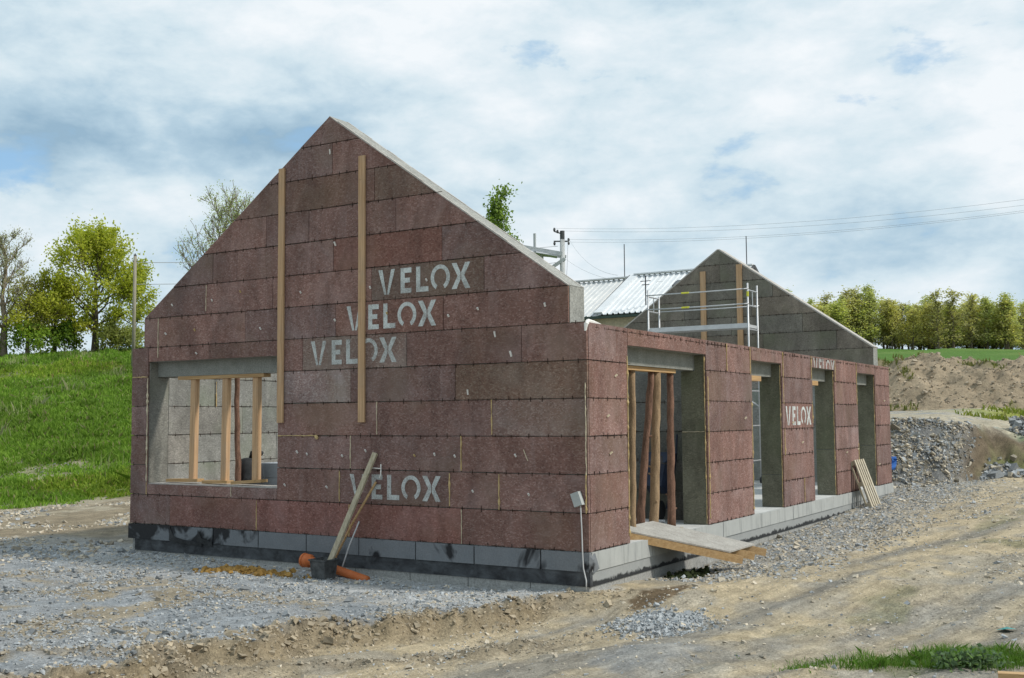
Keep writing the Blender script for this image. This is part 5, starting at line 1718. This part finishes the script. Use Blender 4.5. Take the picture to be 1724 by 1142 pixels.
def roof_sheet(x0, x1, ya, za, yb, zb, mat, lift=0):
    """one ribbed steel sheet from ridge (a) to eave (b)"""
    pitch_ = .22
    xs_, zs_ = [], []
    x_ = x0
    while x_ < x1 - 1e-4:
        for dx, dz in ((0, 0), (.13, 0), (.15, .045), (.19, .045), (.21, 0)):
            if x_ + dx < x1:
                xs_.append(x_ + dx)
                zs_.append(dz + lift)
        x_ += pitch_
    xs_.append(x1)
    zs_.append(lift)
    vs = [fl((a, ya, za + z_)) for a, z_ in zip(xs_, zs_)] + [fl((a, yb, zb + z_)) for a, z_ in zip(xs_, zs_)]
    n_ = len(xs_)
    vs += [(v_[0], v_[1], v_[2] - .02) for v_ in vs]
    fs = [(i, i + 1, n_ + i + 1, n_ + i) for i in range(n_ - 1)] + [(n_ * 2 + i, n_ * 3 + i, n_ * 3 + i + 1, n_ * 2 + i + 1) for i in range(n_ - 1)]
    fs += [(n_ + i, n_ + i + 1, n_ * 3 + i + 1, n_ * 3 + i) for i in range(n_ - 1)] + [(0, n_, n_ * 3, n_ * 2), (n_ - 1, n_ * 3 - 1, n_ * 4 - 1, n_ * 2 - 1)]
    return MB().add(vs, fs).build('roof_sheet', mat, farm)


x_ = RX0
while x_ < RX1 - .1:
    x2 = min(x_ + 1.1, RX1)
    if x_ < RSEAM < x2:
        x2 = RSEAM
    dull = x_ < RSEAM - .01
    mt_ = M['roof_dull'] if dull else M['roof_white']
    dz = -.10 if dull else 0
    roof_sheet(x_, x2, RY, RZ + dz, EY, EZ + dz * .6, mt_)
    roof_sheet(x_, x2, RY, RZ + dz, 2 * RY - EY, EZ + dz * .6, mt_)
    x_ = x2
MB().beam(fl((RSEAM, RY, RZ + .06)), fl((RSEAM, EY, EZ + .06)), .34, .06).build('verge_flashing', M['roof_white'], farm)
MB().tube([fl((RSEAM - .22, RY, RZ + .03)), fl((RSEAM - .22, EY + .35, EZ + .2))], .045, 8).build('lightning_cable', M['dark_steel'], farm)
MB().beam(fl((RSEAM, RY, RZ + .07)), fl((RX1, RY, RZ + .07)), .3, .05).build('ridge_cap', M['roof_white'], farm)
MB().beam(fl((RX0, RY, RZ - .02)), fl((RSEAM, RY, RZ - .02)), .3, .05).build('ridge_cap', M['roof_dull'], farm)
MB().beam(fl((RX0, EY - .06, EZ - .12)), fl((RX1, EY - .06, EZ - .10)), .11, .09).build('gutter', M['gutter'], farm)
for s_ in (1, -1):
    MB().beam(fl((RX1 + .03, RY, RZ - .02)), fl((RX1 + .03, RY - s_ * (RY - EY), EZ - .06)), .05, .2).build('barge_board', M['dark_steel'], farm)
for (xx, yy, zt_) in ((-11.9, RY, 8.5), (-6.95, RY, 8.35)):
    MB().tube([fl((xx, yy, RZ)), fl((xx, yy, zt_))], .018, 6).build('lightning_rod', M['dark_steel'], farm)
mb = MB().tube([fl((-9.75, EY + .45, EZ + .2)), fl((-9.75, EY + .45, EZ + 1.35))], .022, 6)
mb.tube([fl((-9.95, EY + .45, EZ + 1.15)), fl((-9.55, EY + .45, EZ + 1.15))], .015, 5)
mb.tube([fl((-9.9, EY + .45, EZ + 1.02)), fl((-9.6, EY + .45, EZ + 1.02))], .015, 5)
mb.build('aerial_mast', M['dark_steel'], farm)
t0, t1 = .34, .46
ya, yb_ = RY + (EY - RY) * t0, RY + (EY - RY) * t1
za_, zb2 = RZ + (EZ - RZ) * t0, RZ + (EZ - RZ) * t1
sk_ = MB().beam(fl((-9.0, ya, za_ + .09)), fl((-9.0, yb_, zb2 + .09)), .55, .12).build('skylight', M['dark_steel'], farm)
MB().beam(fl((-9.0, ya - .03, za_ + .16)), fl((-9.0, yb_ + .03, zb2 + .16)), .44, .02).build('pane', M['glass'], sk_)
MB().box(*fl((-8.9, EY + .30, EZ - .9)), *fl((-8.75, EY + .36, EZ - .55))).build('lamp', M['dark_steel'], farm)

# ------------------------------------------------------------------ utility poles and wires
gz = float(height(-27.0, 48.0, False))
up_ = thing('utility_pole', 'concrete power pole with insulators and steel platform beams behind the house', 'utility pole', loc=(-27.0, 48.05, gz - .3))
PZ = lambda z: z - gz + .3
MB().tube([(0, 0, 0), (0, 0, PZ(13.1))], [.24, .15], 14).build('pole', M['pole_conc'], up_, smooth=True)
MB().tube([(0, 0, PZ(12.5)), (0, 0, PZ(13.65))], [.15, .15], 12).build('pole_cap', M['dark_steel'], up_)
ax = np.array((.85, .526, 0))
MB().beam(tuple(-ax * .55 + (0, 0, PZ(12.98))), tuple(ax * .42 + (0, 0, PZ(12.98))), .08, .08).build('crossarm', M['dark_steel'], up_)
MB().beam((0, 0, PZ(13.45)), tuple(-ax * .5 + (0, 0, PZ(13.62))), .07, .07).build('crossarm', M['dark_steel'], up_)
for (t, z0, z1) in ((-.5, 13.6, 13.85), (-.5, 12.72, 12.95), (.4, 12.98, 13.18), (.4, 12.75, 12.95), (-.3, 13.5, 13.72)):
    MB().tube([tuple(ax * t + (0, 0, PZ(z0))), tuple(ax * t + (0, 0, PZ((z0 + z1) / 2))), tuple(ax * t + (0, 0, PZ(z1)))], [.05, .085, .05], 8).build('insulator', M['dark_steel'], up_)
far_ = np.array((-2.1, -1.25, 0))
MB().beam(tuple(np.array((.05, -.12, PZ(12.15)))), tuple(far_ + (0, -.12, PZ(12.62))), .08, .26).build('platform_beam', M['pole_steel'], up_)
MB().beam(tuple(np.array((.0, .5, PZ(12.05)))), tuple(far_ + (0, .5, PZ(12.25))), .08, .2).build('platform_beam', M['pole_steel'], up_)
MB().beam(tuple(far_ * .1 + (0, -.2, PZ(11.95))), tuple(far_ * .9 + (0, -.2, PZ(12.3))), .9, .05).build('platform_deck', M['pole_steel'], up_)
MB().beam((.18, 0, PZ(11.85)), tuple(ax * -1.0 + (0, 0, PZ(11.1))), .16, .2).build('brace', M['pole_steel'], up_)
MB().tube([tuple(far_ * .72 + (0, 0, PZ(10.4))), tuple(far_ * .72 + (0, 0, PZ(13.5)))], .09, 8).build('platform_post', M['pole_steel'], up_)
MB().tube([tuple(far_ * .6 + (.15, 0, PZ(12.2))), tuple(far_ * .6 + (.15, 0, PZ(11.0)))], .13, 8).build('cable_head', M['pole_steel'], up_)

lg = float(height(-37.4, 23.3, False))
lp_ = thing('wooden_pole', 'bare wooden utility pole on the meadow ridge left of the house', 'utility pole', loc=(-37.4, 23.3, lg - .3))
MB().tube([(0, 0, 0), (.2, -.15, 9.88 - lg + .3)], [.095, .075], 10).build('pole', M['pole_wood'], lp_, smooth=True)
MB().tube([(.2, -.15, 9.86 - lg + .3), (.2, -.15, 9.98 - lg + .3)], [.085, .02], 10).build('pole_cap', M['dark_steel'], lp_)
MB().tube([(.12, -.22, 9.6 - lg + .3), (.28, -.08, 9.6 - lg + .3)], [.03, .03], 6).build('insulator', M['dark_steel'], lp_)


def wire(a, b, sag, label, group, r_=.013):
    a, b = np.array(a), np.array(b)
    pts = [tuple(a + (b - a) * t - np.array((0, 0, sag * 4 * t * (1 - t)))) for t in np.linspace(0, 1, 17)]
    return tag(MB().tube(pts, r_, 4, cap=False).build('power_line', M['wire_grey'], smooth=True), label, 'power line', group)


P0 = np.array((-27.0, 48.05, 13.7))
for (da, b, sag, lab) in (((-.4, -.25, .12), (6.0, 47.0, 12.75), .75, 'uppermost'), ((.1, .1, -.05), (6.0, 47.3, 12.5), .75, 'second'), ((.35, .2, -.6), (6.0, 47.6, 12.35), .75, 'third'), ((-.4, -.25, -.75), (6.0, 47.0, 12.15), .75, 'lowest')):
    wire(P0 + da, b, sag, lab + ' power line running from the concrete pole to the right', 'power lines to the right', .006)
wire(P0 + (.35, .2, -.55), (-12.2, RY, RZ + .1), .5, 'upper drop cable from the pole to the metal roof', 'drop cables', .006)
wire(P0 + (.2, .0, -1.85), (-9.6, RY - 1.6, RZ - .5), .5, 'lower drop cable from the pole to the metal roof', 'drop cables', .006)
wire(P0 + (.3, .2, -.6), (-14.5, RY, RZ), .3, 'middle drop cable from the pole to the metal roof', 'drop cables', .012)
for (dz, lab) in ((-.35, 'upper'), (-2.1, 'lower')):
    wire((-37.2, 23.15, 9.75 + dz * .62), (-27.3, 48.0, 12.9 + dz * .6), .3, lab + ' wire from the wooden pole behind the front gable', 'wires behind the gable', .014)
